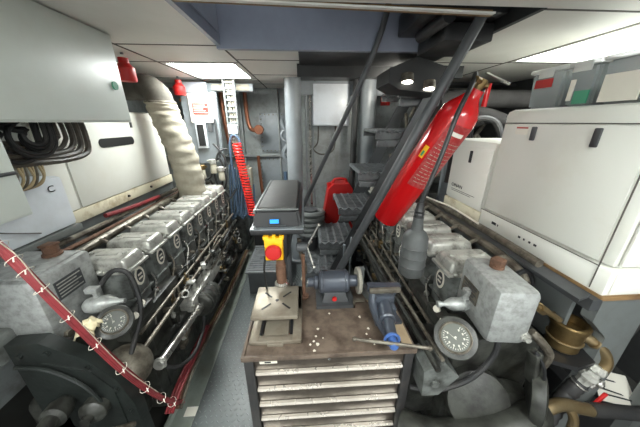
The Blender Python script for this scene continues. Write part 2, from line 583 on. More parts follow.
tag(mb.build('copper_pipe', M_copper), 'thin copper pipe just right of the red coiled hose', 'pipe')

t = thing('cable_ladder', 'cream vertical cable ladder on the far bulkhead above the coiled hose', 'cable tray', (-0.8, 2.95, 1.5))
rl = MB()
for x in (-0.845, -0.735):
    rl.b2(x - .008, x + .008, 2.93, 2.96, 1.50, 2.14)
rl.build('rail', M_steelwork, t)
rg = MB()
for i in range(11):
    rg.b2(-0.845, -0.735, 2.94, 2.955, 1.54 + i * .057, 1.553 + i * .057)
rg.build('rungs', M_grey, t)
cb = MB()
for i, x in enumerate((-0.82, -0.80, -0.775, -0.755)):
    cb.tube([(x, 2.965, 2.14), (x + .004, 2.965, 1.8), (x - .004, 2.965, 1.5)], .008, 6)
cb.build('cables', M_lag, t)
mb = MB().b2(-0.84, -0.74, 2.90, 2.93, 1.60, 1.70, .005)
tag(mb.build('switch_box', M_tankw), 'small white switch box on the cable ladder', 'switch box')

t = thing('fluorescent_fitting', 'grey tube light fitting hung under the ceiling by the cable ladder', 'light fitting', (-0.82, 3.1, 2.02))
MB().b2(-1.12, -0.56, 3.05, 3.14, 2.04, 2.12, .01).build('housing', M_grey, t)
MB().b2(-1.0, -0.88, 3.04, 3.05, 2.05, 2.11, .003).build('cover', M_lag, t)
MB().b2(-0.74, -0.60, 3.04, 3.05, 2.05, 2.11, .003).build('cover', M_lag, t)

# red coiled air hose on a grey hook board
t = thing('coiled_air_hose', 'bright red coiled air hose hanging in front of the far bulkhead', 'hose', (-0.74, 2.9, 0.6))
P = []
n = 26
for i in range(n * 12):
    a = 2 * PI * i / 12
    f = i / (n * 12)
    rr = .042
    P.append((-0.755 + f * .10 + rr * math.cos(a), 2.86 + rr * math.sin(a), 1.50 - f * 0.84))
c = MB().tube(P, .011, 6, sm=1)
c.build('coil', M_coil, t)
MB().tube([(-0.83, 2.88, 0.9), (-0.84, 2.88, 1.3), (-0.83, 2.88, 1.52), (-0.785, 2.88, 1.59), (-0.73, 2.88, 1.54), (-0.715, 2.88, 1.4), (-0.72, 2.89, 1.2)], .013, 8).build('loop', M_bhose, t)
for i in range(9):
    x = -0.92 + i * .028
    mb = MB().tube([(x + .02, 3.0, 1.25 - .02 * i), (x, 2.98, 1.0), (x + random.uniform(-.02, .02), 2.95, .8), (x + .02 + random.uniform(-.04, .06), 2.93, 0.58 + .02 * (i % 3)), (x + .05, 2.98, 0.7), (x + .05, 3.02, 1.0)], .011, 7)
    tag(mb.build('hanging_hose', M_bhose), 'blue grey hose hanging in loops beside the red coiled hose', 'hose', 'hanging hoses beside the red coil')

# notices and gauge boards at left
t = thing('notice_board', 'white notice with a red printed block beside the wrapped exhaust pipe', 'notice', (-1.1, 2.9, 1.72))
MB().b2(-1.215, -0.985, 2.90, 2.91, 1.72, 2.0).build('sheet', M_paper, t)
p = MB().b2(-1.18, -1.02, 2.893, 2.90, 1.80, 1.91)
p.build('red_block', M_redprint, t)
p = MB()
for i in range(5):
    p.b2(-1.17, -1.03 - .02 * (i % 3), 2.888, 2.8925, 1.815 + i * .018, 1.821 + i * .018)
for i in range(3):
    p.b2(-1.17 + .02 * i, -1.05 - .015 * i, 2.893, 2.90, 1.745 + i * .014, 1.751 + i * .014)
p.build('print_lines', M_paper, t)
t = thing('gauge_panel', 'narrow dark panel in a white frame below the red and white notice', 'control panel', (-1.13, 2.9, 1.46))
MB().b2(-1.185, -1.075, 2.89, 2.92, 1.45, 1.72, .004).build('frame', M_tankw, t)
MB().b2(-1.165, -1.095, 2.882, 2.89, 1.475, 1.70).build('screen', M_blackp, t)
mb = MB().b2(-1.30, -0.93, 2.93, 2.95, 1.28, 2.02).b2(-0.98, -0.93, 2.90, 2.93, 1.28, 2.02)
tag(mb.build('equipment_panel', M_grey), 'grey upright equipment panel carrying the notice and the dark gauge panel', 'panel')
mb = MB().b2(-1.05, -1.0, 2.885, 2.90, 1.62, 1.71).cyl((-0.95, 2.85, 1.35), (-0.95, 2.85, 1.75), .012)
tag(mb.build('pipe_bracket', M_greyd), 'slim dark bracket and rod on the edge of the equipment panel', 'bracket')

# fuel filters and valves below the panel
for i, (x, z) in enumerate(((-1.02, 1.30), (-0.94, 1.22), (-1.15, 1.24))):
    t = thing('fuel_filter', ['yellowish fuel filter bowl under the equipment panel, in the middle', 'yellowish fuel filter bowl nearest the red coiled hose', 'yellowish fuel filter bowl nearest the wrapped exhaust pipe'][i], 'filter', (x, 2.8, z - .1), 'small fuel filters')
    MB().lathe((x, 2.8, z - .12), (0, 0, 1), [(0, .02), (.01, .035), (.10, .035), (.11, .03)], 14).build('bowl', M_lag, t)
    MB().cyl((x, 2.8, z - .01), (x, 2.8, z + .04), .042, seg=14, bev=.005).cyl((x - .06, 2.8, z + .02), (x + .06, 2.8, z + .02), .012, seg=8).build('head', M_brass if i == 2 else M_alu, t)
loops = [[(-1.3, 2.85, 1.3), (-1.1, 2.8, 1.12), (-0.95, 2.8, 1.35), (-0.9, 2.8, 1.1), (-1.0, 2.82, 0.95), (-1.1, 2.85, 1.1)],
         [(-1.0, 2.84, 1.5), (-0.92, 2.8, 1.42), (-0.88, 2.8, 1.3), (-0.95, 2.8, 1.05), (-0.9, 2.82, .9)],
         [(-0.86, 2.84, 1.45), (-0.95, 2.8, 1.4), (-1.02, 2.8, 1.15), (-0.92, 2.8, .88), (-0.8, 2.82, 1.0)]]
for i, P in enumerate(loops):
    tag(MB().tube(P, .011, 7).build('fuel_hose', M_rubber), ['black hose sweeping widest below the equipment panel', 'black hose dropping from the panel edge past the filters', 'black hose crossing beside the grey hook loop'][i], 'hose', 'black hoses below the equipment panel')
for i, (x, y, z, sx, sy, sz) in enumerate(((-1.35, 2.9, 1.10, .12, .1, .14), (-1.22, 2.86, 1.02, .10, .08, .12), (-0.72, 3.05, 0.95, .12, .12, .5), (-1.0, 3.3, 0.42, .3, .2, .94), (-1.35, 3.3, .45, .2, .2, 1.0))):
    mb = MB().box((x, y, z), (sx, sy, sz), .01).cyl((x, y - sy / 2, z), (x, y - sy / 2 - .03, z), .025, seg=12).box((x, y, z + sz / 2 + .01), (sx * .6, sy * .6, .02), .004)
    tag(mb.build('pump_box', [M_brass, M_alu, M_lag, M_eng, M_dsteel][i]), ['small brass coloured valve box beside the wrapped exhaust pipe', 'small alloy pump box below the equipment panel', 'cream upright box behind the last rocker cover, near the blue hoses', 'grey pump housing low at the far bulkhead', 'dull steel housing low beside the left wall'][i], 'pump')

# wall bells, red
for (x, y, z, lb) in ((-1.19, 1.95, 2.03, 'red alarm bell under the ceiling beside the big left wall cabinet'), (-1.26, 2.85, 2.03, 'red alarm beacon above the orange band near the left ceiling light'), (0.92, 3.0, 1.95, 'red alarm beacon behind the stair under the spot lamps')):
    t = thing('alarm_beacon', lb, 'alarm', (x, y, z), 'red alarms under the ceiling')
    MB().lathe((x, y, z - .05), (0, 0, 1), [(0, .05), (.01, .055), (.08, .055), (.11, .03), (.14, .03)], 18).build('lens', M_redm, t)
    MB().cyl((x, y, z + .11), (x, y, z + .15 if z > 2 else 2.149), .01, seg=8).build('mount', M_grey, t)
mb = MB().b2(-1.34, -1.04, 2.98, 3.01, 1.93, 1.96, .004)
tag(mb.build('orange_strip', M_orange), 'orange strip above the notice under the left ceiling light', 'strip')
mb = MB().b2(-1.32, -1.05, 3.02, 3.04, 1.97, 2.13, .01)
tag(mb.build('backing_board', M_tankw), 'white curved board behind the orange strip below the ceiling', 'panel')

# wrapped exhaust pipe, lagging wrinkles
t = thing('exhaust_pipe', 'exhaust pipe wrapped in cream lagging rising behind the left engine', 'exhaust pipe', (-1.1, 2.35, 1.1))
P = spline([V(q) for q in ((-1.08, 2.34, 1.02), (-1.09, 2.34, 1.25), (-1.12, 2.36, 1.45), (-1.17, 2.38, 1.62), (-1.22, 2.4, 1.78), (-1.24, 2.4, 1.88))], 14)
mb = MB()
n = len(P)
vs, fs = [], []
sg = 26
for i, p in enumerate(P):
    for k2 in range(sg):
        a = 2 * PI * k2 / sg
        r = 0.120 + 0.0035 * math.sin(i * 1.05 + 1.6 * math.sin(a + i * .11)) + 0.004 * math.sin(i * .53 + 2 * a) + 0.002 * math.sin(i * 2.3 + 5 * a) + random.uniform(-.002, .002)
        vs.append(p + V((r * math.cos(a), r * math.sin(a), 0)))
for i in range(n - 1):
    for k2 in range(sg):
        k3 = (k2 + 1) % sg
        fs.append((i * sg + k2, i * sg + k3, (i + 1) * sg + k3, (i + 1) * sg + k2))
fs.append(tuple(reversed(range(sg))))
fs.append(tuple((n - 1) * sg + q for q in range(sg)))
mb.add(vs, fs)
mb.build('lagging', M_lag, t, 60)
mb = MB().tube([(-1.24, 2.4, 1.86), (-1.26, 2.42, 1.93), (-1.36, 2.48, 2.0), (-1.55, 2.6, 2.02), (-2.0, 2.8, 2.02)], .105, 18, ribs=.04)
mb.build('upper_bend', M_dlag, t, 60)
MB().torus((-1.24, 2.4, 1.88), (0, 0, 1), .112, .012).build('band', M_dsteel, t)
MB().torus((-1.08, 2.34, 1.06), (0, 0, 1), .118, .012).build('band', M_dsteel, t)

# clutter behind the left engine: pipes across
for i, (P, r, mt_, lb) in enumerate((
        ([(-1.32, .6, 1.16), (-1.32, 1.25, 1.11), (-1.33, 1.9, 1.09), (-1.30, 2.6, 1.09)], .016, M_dsteel, 'upper dull steel pipe running between the left engine and white enclosure'),
        ([(-1.29, .7, 1.12), (-1.29, 1.3, 1.075), (-1.30, 2.0, 1.06), (-1.28, 2.6, 1.06)], .013, M_rust, 'rusty brown pipe running along behind the left rocker covers'),
        ([(-1.33, 1.6, 1.14), (-1.31, 1.85, 1.12), (-1.29, 2.15, 1.11)], .016, M_redhose, 'short red hose lying on the pipes under the left white enclosure'))):
    tag(MB().tube(P, r, 8).build('pipe_run', mt_), lb, 'pipe')

# ================================================================== LEFT SIDE CABINETS
t = thing('electrical_cabinet', 'large pale electrical cabinet hanging at upper left under the ceiling', 'electrical cabinet', (-1.2, .6, H))
MB().b2(-1.42, -1.0, -0.5, 1.58, H, 2.145, .004).build('body', M_cab, t)
MB().b2(-1.0, -0.992, -0.48, 1.565, H + .008, 2.13, .003).build('door', M_cab, t)
MB().cyl((-0.992, 1.50, 1.90), (-0.985, 1.50, 1.90), .02, seg=20).build('lock', M_green, t)
t = thing('control_cabinet', 'smaller pale cabinet at the left edge with a black latch handle', 'electrical cabinet', (-1.15, .3, 1.41))
MB().b2(-1.24, -1.0, -0.5, 0.905, 1.405, H - .002, .004).build('body', M_cab, t)
MB().b2(-1.0, -0.994, -0.45, 0.897, 1.412, H - .012, .002).build('door', M_cab, t)
h = MB().box((-0.985, 0.80, 1.555), (.022, .03, .045), .006).box((-0.98, 0.84, 1.56), (.012, .09, .012), .004)
h.build('latch_handle', M_greyd, t)

t = thing('white_tank', 'bluish white plastic tank below the cables beside the smaller cabinet', 'tank', (-1.4, .9, 1.19))
MB().b2(-1.62, -1.28, 0.35, 1.355, 1.19, 1.46, .02).cyl((-1.4, 1.2, 1.455), (-1.4, 1.2, 1.475), .05).build('body', M_tankw, t)
text('logo', 'C', (-1.278, 1.275, 1.405), (1, 0, 0), .045, M_ink, t, stretch=1.2)
MB().tube([(-1.276, 0.9, 1.36), (-1.276, 1.0, 1.29), (-1.276, 1.15, 1.22)], .003, 6).tube([(-1.276, .6, 1.33), (-1.276, .85, 1.27), (-1.276, 1.0, 1.2)], .003, 6).build('thin_wire', M_conduit, t)
# cable loops out of the cabinet floor
cl = []
for i in range(6):
    o_ = i * .040
    zb = 1.548 + .017 * i
    cl.append(([(-1.22, 1.50 - o_, 1.73), (-1.215, 1.50 - o_, 1.66), (-1.21, 1.485 - o_, zb + .035), (-1.205, 1.43 - o_ * .9, zb + .004), (-1.20, 1.30 - o_ * .5, zb - .004), (-1.19 - .01 * (i % 2), 1.12, zb + .006), (-1.20, .98, zb + .012), (-1.22, 0.80, zb + .02)], .0135 if i < 3 else .010))
for i, (P, r) in enumerate(cl):
    tag(MB().tube(P, r, 8, ribs=.06 if i < 3 else 0).build('cable_conduit', M_conduit), 'grey conduit curving from the floor of the big cabinet back to the smaller one', 'conduit', 'conduits under the big cabinet')
for i in range(7):
    cy_, cz_ = 1.16 + .025 * (i % 3) - .01 * i, 1.66 - .006 * (i % 4)
    rr_ = .030 + .009 * i
    x_ = -1.13 - .013 * (i % 4)
    P = [(x_, cy_ + rr_ * 1.1, 1.73)]
    for q_ in range(9):
        a_ = .3 - q_ * (PI * 1.35 / 8) - .25 * (i % 3)
        P.append((x_ - .004 * q_, cy_ + rr_ * 1.1 * math.cos(a_), cz_ + rr_ * math.sin(a_)))
    P.append((x_ - .05, cy_ - rr_ * 1.6 - .04, 1.70))
    tag(MB().tube(P, .009, 7, sm=4).build('cable_conduit', M_rubber), 'black cable looping tightly in the bunch under the big cabinet', 'cable', 'black cables bunched under the big cabinet')
for i in range(9):
    y = 1.06 + .014 * i
    P = [(-1.20, y + .02, 1.60), (-1.19, y + .015, 1.54), (-1.18, y + .01 * math.sin(i * 2), 1.49), (-1.2, y - .02, 1.455), (-1.26, y - .05, 1.44), (-1.30, y - .02, 1.475)]
    tag(MB().tube(P, .005, 6).build('thin_wire', M_wire if i % 3 else M_dsteel), 'thin beige wire dropping from the cable bunch to the white tank', 'wire', 'thin wires above the white tank')

# ---- left white enclosure
t = thing('generator_enclosure', 'cream white generator enclosure behind the left engine with a long black slot', 'generator', (-1.7, 2.0, 1.14))
MB().b2(-2.0, -1.405, 1.38, 2.64, 1.20, 1.80, .03).build('casing', M_white, t)
MB().b2(-2.0, -1.40, 1.38, 2.64, 1.135, 1.215, .008).build('plinth', M_plinth, t)
MB().b2(-1.405, -1.397, 1.54, 2.60, 1.22, 1.74, .004).build('door', M_white, t)
MB().b2(-1.405, -1.398, 1.395, 1.525, 1.22, 1.74, .004).build('side_panel', M_white, t)
s_ = MB()
s_.prism([(-1.398, 1.84 + .03 * math.cos(a), 1.585 + .03 * math.sin(a)) for a in [PI / 2 + PI * k / 8 for k in range(9)]] + [(-1.398, 2.14 + .03 * math.cos(a), 1.585 + .03 * math.sin(a)) for a in [-PI / 2 + PI * k / 8 for k in range(9)]], (.006, 0, 0))
s_.build('grip_slot', M_blackp, t)
MB().b2(-1.398, -1.392, 2.17, 2.195, 1.68, 1.76, .008).build('latch', M_greyd, t)
for y_ in (1.95, 2.25):
    MB().cyl((-1.40, y_, 1.175), (-1.39, y_, 1.175), .01, seg=8).build('bolt', M_ink, t)
mb = MB().b2(-2.0, -1.42, 1.38, 2.66, 1.06, 1.133, .004)
for y in (1.5, 2.5):
    mb.b2(-1.52, -1.44, y - .04, y + .04, -0.06, 1.06)
tag(mb.build('support_frame', M_steelwork), 'steel support frame under the left generator enclosure', 'frame')
mb = MB().b2(-1.62, -1.27, .3, 1.36, 1.155, 1.188, .003)
for y in (.45, 1.3):
    mb.b2(-1.60, -1.54, y - .03, y + .03, -0.06, 1.155)
tag(mb.build('tank_shelf', M_steelwork), 'steel shelf carrying the bluish white plastic tank', 'shelf')


# ================================================================== DIESEL ENGINES
def gauge(parent, c, n, r, name='pressure_gauge'):
    c, n = V(c), V(n).normalized()
    g = MB().lathe(c - n * .045, n, [(0, r * .9), (.010, r * 1.30), (.040, r * 1.34), (.044, r * 1.28), (.046, r * 1.0), (.052, r * .98), (.054, r * .92), (.050, r * .84)], 36).build(name, [M_engd, M_dsteel], parent)
    for pg in g.data.polygons:
        if pg.center.length and 36 * 4 <= pg.index < 36 * 7:
            pg.material_index = 1
    ORG[g.name] = ORG[parent.name]
    MB().cyl(c + n * .004, c + n * .006, r * .84, seg=32).build('dial', M_dial, g)
    mx = frame_at(c + n * .0075, n, (0, 1, .4))
    tk = MB()
    for i in range(25):
        a = math.radians(-225 + i * 270 / 24)
        L = .16 if i % 3 == 0 else .09
        r1, r0 = r * .74, r * (.74 - L)
        w_ = r * .02
        d = V((math.cos(a), math.sin(a), 0))
        e = V((-d.y, d.x, 0)) * w_
        tk.add([mx @ (d * r0 - e), mx @ (d * r1 - e), mx @ (d * r1 + e), mx @ (d * r0 + e)], [(0, 1, 2, 3)])
    for i in range(9):
        a = math.radians(-225 + i * 270 / 8)
        d = V((math.cos(a), math.sin(a), 0)) * r * .5
        tk.add([mx @ (d + V((sx * r * .045, sy * r * .06, 0))) for sx, sy in ((-1, -1), (1, -1), (1, 1), (-1, 1))], [(0, 1, 2, 3)])
    tk.build('scale', M_scale, g)
    nd = MB()
    nd.add([mx @ V(q) for q in ((-.02 * r, -.15 * r, .001), (.02 * r, -.15 * r, .001), (-.40 * r, .48 * r, .001))], [(0, 1, 2)])
    nd.cyl(c + n * .006, c + n * .010, r * .07, seg=10)
    nd.build('needle', M_scale, g)
    return g


def engine(side, xo, yo, lb, tank):
    """side -1: engine on the left of the walkway; u grows away from the walkway, v along the room"""
    sx = -1 if side < 0 else 1

    def W(u, v, z):
        return V((xo + sx * u, yo + v, z))

    def bx(mb, u0, u1, v0, v1, z0, z1, bev=0.0, mi=0):
        a, b = W(u0, v0, z0), W(u1, v1, z1)
        mb.b2(min(a.x, b.x), max(a.x, b.x), a.y, b.y, z0, z1, bev, mi)

    t = thing('marine_diesel_engine', lb, 'engine', W(.17, .8, -.06))
    N = 8
    LEN = N * .2
    inn = V((-sx, 0, 0)) * -1 if False else V((-sx, 0, 0))
    # crankcase and bed
    mb = MB()
    bx(mb, -.02, .36, -.04, LEN + .04, .12, .48, .02)
    bx(mb, -.05, .40, -.02, LEN + .02, .46, .52, .006)
    bx(mb, .0, .34, 0, LEN, .50, .76, .012)
    for i in range(N):
        bx(mb, -.035, .0, .03 + .2 * i, .17 + .2 * i, .20, .42, .02)
        bx(mb, -.018, .02, -.015 + .2 * i, .015 + .2 * i, .14, .74, .004)
    mb.build('crankcase', M_engd, t)
    mb = MB()
    bx(mb, -.0, .34, .1, LEN, -.06, .12, .01)
    mb.build('engine_bed', M_bilge, t)
    # cylinder pots
    for i in range(N):
        v0 = .2 * i
        mb = MB()
        bx(mb, .012, .25, v0 + .012, v0 + .165, .70, 1.035, .032)
        bx(mb, .02, .24, v0 + .03, v0 + .15, .60, .74, .02)
        bx(mb, .004, .258, v0 + .006, v0 + .171, .862, .874, .005)
        bx(mb, -.004, .262, v0 + .002, v0 + .175, .735, .752, .005)
        pot = mb.build('cylinder_head', M_eng, t)
        # rocker cover
        mb = MB()
        bx(mb, -.004, .262, v0 + .004, v0 + .173, 1.024, 1.042, .006)
        b = bmesh.new()
        bmesh.ops.create_cube(b, size=1)
        for vv in b.verts:
            k_ = 1.0 if vv.co.z < 0 else .90
            k2_ = 1.0 if vv.co.z < 0 else .84
            vv.co = V((vv.co.x * .252 * k_, vv.co.y * .158 * k2_, vv.co.z * .062))
        bmesh.ops.bevel(b, geom=b.edges[:], offset=.017, segments=3, profile=.5, affect='EDGES')
        mb.bm(b, 0, Matrix.Translation(W(.129, v0 + .088, 1.070)))
        for u in (.05, .21):
            mb.cyl(W(u, v0 + .088, 1.093), W(u, v0 + .088, 1.110), .012, seg=8)
        bx(mb, .08, .18, v0 + .068, v0 + .108, 1.096, 1.105, .004)
        # bumps where studs pass the rim
        for u in (.03, .13, .23):
            for dv in (.006, .170):
                mb.sphere(W(u, v0 + dv, 1.045), .014, (1, 1, .8), u=8, vv=6)
        rc = mb.build('rocker_cover', M_alu, t)
        # oval badge on the walkway side
        mb = MB()
        ov = [W(.016, v0 + .088 + .036 * math.cos(a), .965 + .052 * math.sin(a)) for a in [2 * PI * q / 24 for q in range(24)]]
        mb.prism(ov, inn * .006, 0)
        ov2 = [W(.010, v0 + .088 + .024 * math.cos(a), .965 + .038 * math.sin(a)) for a in [2 * PI * q / 24 for q in range(24)]]
        mb.prism(ov2, inn * .0015, 1)
        for q in range(2):
            a_, b_ = W(.0072, v0 + .073, .948 + q * .022), W(.0085, v0 + .103, .958 + q * .022)
            mb.b2(min(a_.x, b_.x), max(a_.x, b_.x), a_.y, b_.y, a_.z, b_.z, 0, 0)
        mb.build('oval_plate', [M_tie, M_plate], pot)
        # injector pipe and union
        mb = MB()
        mb.tube([W(.01, v0 + .17, .93), W(-.02, v0 + .15, .88), W(-.03, v0 + .08, .80), W(-.05, v0 + .02, .70)], .0045, 6)
        mb.sphere(W(-.012, v0 + .145, .83), .016, u=8, vv=6)
        mb.cyl(W(.02, v0 + .03, .80), W(-.02, v0 + .03, .80), .012, seg=8)
        mb.build('injector_pipe', M_dsteel if i % 2 else M_steel, t)
    # exhaust manifold, outboard
    mb = MB()
    mb.cyl(W(.38, 0, .93), W(.38, LEN, .93), .05, seg=16, bev=.01)
    for i in range(N):
        mb.cyl(W(.24, .2 * i + .095, .93), W(.38, .2 * i + .095, .93), .035, seg=12)
    mb.build('exhaust_manifold', M_dlag, t)
    # water rail over the covers
    mb = MB().tube([W(.33, -.05, 1.02), W(.35, .1, 1.06), W(.35, .8, 1.07), W(.35, LEN, 1.07)], .024, 10)
    for i in range(N):
        mb.tube([W(.35, .2 * i + .1, 1.07), W(.31, .2 * i + .1, 1.07), W(.25, .2 * i + .1, 1.02)], .012, 7)
    mb.build('water_rail', M_dsteel, t)
    # control rods along the walkway side
    for (u, z, r, v0, v1, mt_) in ((-.075, .70, .011, -.15, 1.25, M_dsteel), (-.055, .76, .009, -.1, 1.55, M_dsteel), (-.09, .60, .008, .7, 1.5, M_dsteel), (-.06, .66, .014, .2, 1.6, M_engd)):
        mb = MB().cyl(W(u, v0, z), W(u, v1, z + .01), r, seg=8)
        for q in range(3):
            vv = v0 + (v1 - v0) * (.2 + .3 * q)
            mb.box(W(u + .02, vv, z), (.05, .02, .03), .003)
        mb.build('control_rod', mt_, t)
    # fuel pumps with camshaft box
    mb = MB()
    bx(mb, -.10, -.0, .32, 1.02, .50, .60, .014)
    for i in range(8):
        mb.cyl(W(-.055, .37 + i * .085, .59), W(-.055, .37 + i * .085, .68), .022, .018, seg=10)
        mb.cyl(W(-.055, .37 + i * .085, .68), W(-.055, .37 + i * .085, .71), .011, seg=8)
    mb.build('fuel_pump', M_alu if sx < 0 else M_eng, t)
    mb = MB().tube([W(-.09, .9, .52), W(-.10, 1.2, .60), W(-.08, 1.4, .55), W(-.11, 1.5, .42)], .014, 8).tube([W(-.10, .3, .48), W(-.11, .7, .42), W(-.10, 1.2, .40)], .012, 8).tube([W(-.09, 1.0, .66), W(-.11, 1.15, .72), W(-.08, 1.3, .66), W(-.07, 1.4, .5)], .010, 8)
    mb.build('fuel_pipe', M_rubber, t)
    # small fittings: nuts, unions, levers
    rd = random.Random(5 if sx < 0 else 11)
    for i in range(90):
        mb = MB()
        v = rd.uniform(.15, 1.55)
        z = rd.uniform(.32, .74)
        u = rd.uniform(-.115, -.04)
        if v < .68 and z < .66:
            u = rd.uniform(-.05, -.02)
        k_ = rd.random()
        if k_ < .35:
            mb.cyl(W(u, v, z), W(u, v, z + rd.uniform(.02, .06)), rd.uniform(.010, .022), seg=6)
            mb.cyl(W(u, v, z), W(u, v, z + rd.uniform(.06, .08)), .006, seg=6)
        elif k_ < .6:
            mb.box(W(u, v, z), (rd.uniform(.02, .06), rd.uniform(.02, .07), rd.uniform(.015, .04)), .004, (rd.uniform(-.3, .3), 0, rd.uniform(-.5, .5)))
        elif k_ < .8:
            mb.torus(W(u, v, z), (rd.uniform(-1, 1), rd.uniform(-1, 1), rd.uniform(-1, 1)), rd.uniform(.015, .03), .005, 14, 6)
        else:
            mb.cyl(W(u, v, z), W(u - .01, v + rd.uniform(.05, .14), z + rd.uniform(-.05, .05)), .006, seg=6)
        mb.build('fitting', (M_dsteel, M_engd, M_alu, M_eng, M_bronze)[rd.choice((0, 0, 1, 1, 2, 3, 4))], t)
    # white plugs at the front of the rods
    for (v, z) in ((-.06, .905), (-.12, .885)):
        a = W(.02 - .09, v, z)
        mb = MB()
        mb.lathe(a - V((-sx, -.5, .8)).normalized() * .01, V((-sx, -.5, .8)), [(0, .012), (.02, .017), (.026, .012)], 12)
        mb.build('white_plug', M_tie, t)
    mb = MB()
    bx(mb, -.075, -.01, -.16, .02, .82, .88, .01)
    bx(mb, -.05, .02, -.15, .3, .76, .82, .01)
    mb.build('governor_link', M_engd, t)
    return t, W, bx, inn


def starter(t, W, bx, v, z):
    b = MB().cyl(W(.09, v - .02, z), W(.09, v + .2, z), .065, seg=24, bev=.01).torus(W(.09, v + .05, z), (0, 1, 0), .066, .006).torus(W(.09, v + .14, z), (0, 1, 0), .066, .006)


# ---------------- left engine
t, W, bx, inn = engine(-1, -0.87, 1.06, 'long grey eight cylinder diesel engine on the left of the walkway', None)
LE = t
mb = MB()
mb.b2(-1.27, -1.0, .80, 1.06, .84, 1.175, .018)
mb.b2(-1.25, -1.02, .82, 1.04, 1.17, 1.182, .004)
tk = mb.build('header_tank', M_tank, t)
mb = MB().cyl((-1.10, 1.0, 1.18), (-1.10, 1.0, 1.195), .034, seg=20, bev=.003).cyl((-1.10, 1.0, 1.195), (-1.10, 1.0, 1.225), .027, seg=8).box((-1.10, 1.0, 1.23), (.05, .05, .01), .003)
mb.build('filler_cap', M_rust, tk)
mb = MB().b2(-1.0, -0.996, .865, .985, 1.045, 1.125)
for i in range(5):
    mb.b2(-.9965, -.9955, .872, .978 - .02 * (i % 2), 1.055 + i * .014, 1.060 + i * .014, 0, 1)
mb.build('data_plate', [M_plate, M_alu], tk)
for y_ in (.84, 1.02):
    MB().cyl((-1.0, y_, .90), (-.985, y_, .90), .016, seg=6).build('bolt', M_dsteel, tk)
gauge(t, (-0.80, .84, .95), (.45, -.66, .75), .050)
mb = MB().lathe((-.95, .90, .985), (1, .12, .05), [(0, .02), (.01, .03), (.03, .036), (.09, .036), (.115, .022), (.13, .012), (.155, .010)], 18)
mb.cyl((-.90, .915, 1.02), (-.90, .915, 1.05), .014, seg=8).box((-.91, .915, 1.055), (.05, .03, .025), .004)
mb.build('water_separator', M_tank, t)
MB().tube([(-.90, .93, 1.05), (-.88, 1.0, 1.09), (-.83, 1.02, 1.06), (-.80, 1.0, .95), (-.79, .96, .86), (-.80, .9, .78), (-.82, .84, .68)], .011, 8).build('black_hose', M_rubber, t)
# drive shaft on the walkway side with coupling and the big black filter body
mb = MB().cyl((-.765, .97, .56), (-.765, 1.42, .50), .022, seg=12).cyl((-.765, 1.38, .505), (-.765, 1.44, .50), .03, seg=12)
mb.build('drive_shaft', M_steel, t)
mb = MB().cyl((-.765, 1.44, .50), (-.765, 1.66, .47), .085, seg=28, bev=.014)
for y_ in (1.48, 1.54, 1.60):
    mb.torus((-.765, y_, .50 - (y_ - 1.44) * .13), (0, 1, -.13), .086, .006)
mb.build('dynamo', M_engd, t)
mb = MB().cyl((-.765, .94, .565), (-.765, .97, .56), .030, seg=20, bev=.005).torus((-.765, .955, .562), (0, 1, 0), .031, .004)
mb.build('clamp', M_alu, t)
# timing case and covers at the near end
mb = MB()
mb.b2(-1.26, -.90, .82, 1.02, .18, .84, .03)
mb.b2(-1.20, -.86, .74, .84, .22, .62, .04)
mb.build('timing_case', M_engd, t)
mb = MB().lathe((-.985, .70, .66), (.15, -1, .1), [(-.03, .03), (0, .045), (.04, .045), (.05, .03), (.09, .026), (.10, .034), (.12, .03)], 20)
mb.build('drain_valve', M_engd, t)
mb = MB().lathe((-.88, .71, .62), (.1, -1, .1), [(-.03, .05), (.01, .05), (.02, .042), (.03, .02), (.05, .018)], 20)
mb.build('round_cover', M_engd, t)
mb = MB().tube([(-1.36, .62, .98), (-1.22, .60, .92), (-1.16, .60, .80), (-1.20, .60, .66), (-1.34, .62, .60)], .010, 8)
mb.build('loop_hose', M_blackp, t)
mb = MB().lathe((-.84, .86, .66), (.5, -.3, .6), [(0, .09), (.03, .10), (.06, .08), (.08, .03)], 24)
mb.build('cover_dome', M_dsteel, t)
mb = MB().tube([(-1.28, .5, .86), (-1.3, .62, .70), (-1.22, .6, .5), (-1.12, .52, .38), (-1.0, .5, .30)], .016, 8)
mb.build('black_hose', M_rubber, t)
mb = MB().prism([(-1.12, .74, .95), (-1.0, .74, .955), (-.86, .74, .86), (-.78, .74, .74), (-.745, .74, .60), (-.745, .74, .30), (-1.0, .74, .12), (-1.12, .74, .12)], (0, .05, 0)).prism([(-1.02, .735, .86), (-.86, .735, .80), (-.80, .735, .70), (-.80, .735, .45), (-1.02, .735, .45)], (0, .02, 0))
for (x_, z_) in ((-1.08, .90), (-.98, .91), (-.86, .825), (-.79, .70), (-.77, .56)):
    mb.cyl((x_, .74, z_), (x_, .728, z_), .010, seg=6)
mb.tube([(-1.10, .725, .86), (-.98, .72, .84), (-.88, .72, .74), (-.84, .72, .60)], .008, 7)
mb.build('front_cover', mat('dark_green_cover', (34, 38, 36), .35, dirt=(18, 18, 17), amt=.8, scale=9, bump=.2), t)
mb = MB().b2(-1.20, -1.14, .66, .70, .84, .92, .008)
mb.build('junction', M_lag, t)
mb = MB().b2(-1.30, -1.14, .72, .82, .86, .98, .015).cyl((-1.19, .70, .93), (-1.19, .72, .93), .02, seg=12)
mb.build('bracket', M_eng, t)
mb = MB().tube([(-1.0, .62, .62), (-.9, .6, .66), (-.80, .64, .60), (-.76, .72, .50)], .011, 8)
mb.build('copper_line', M_dsteel, t)

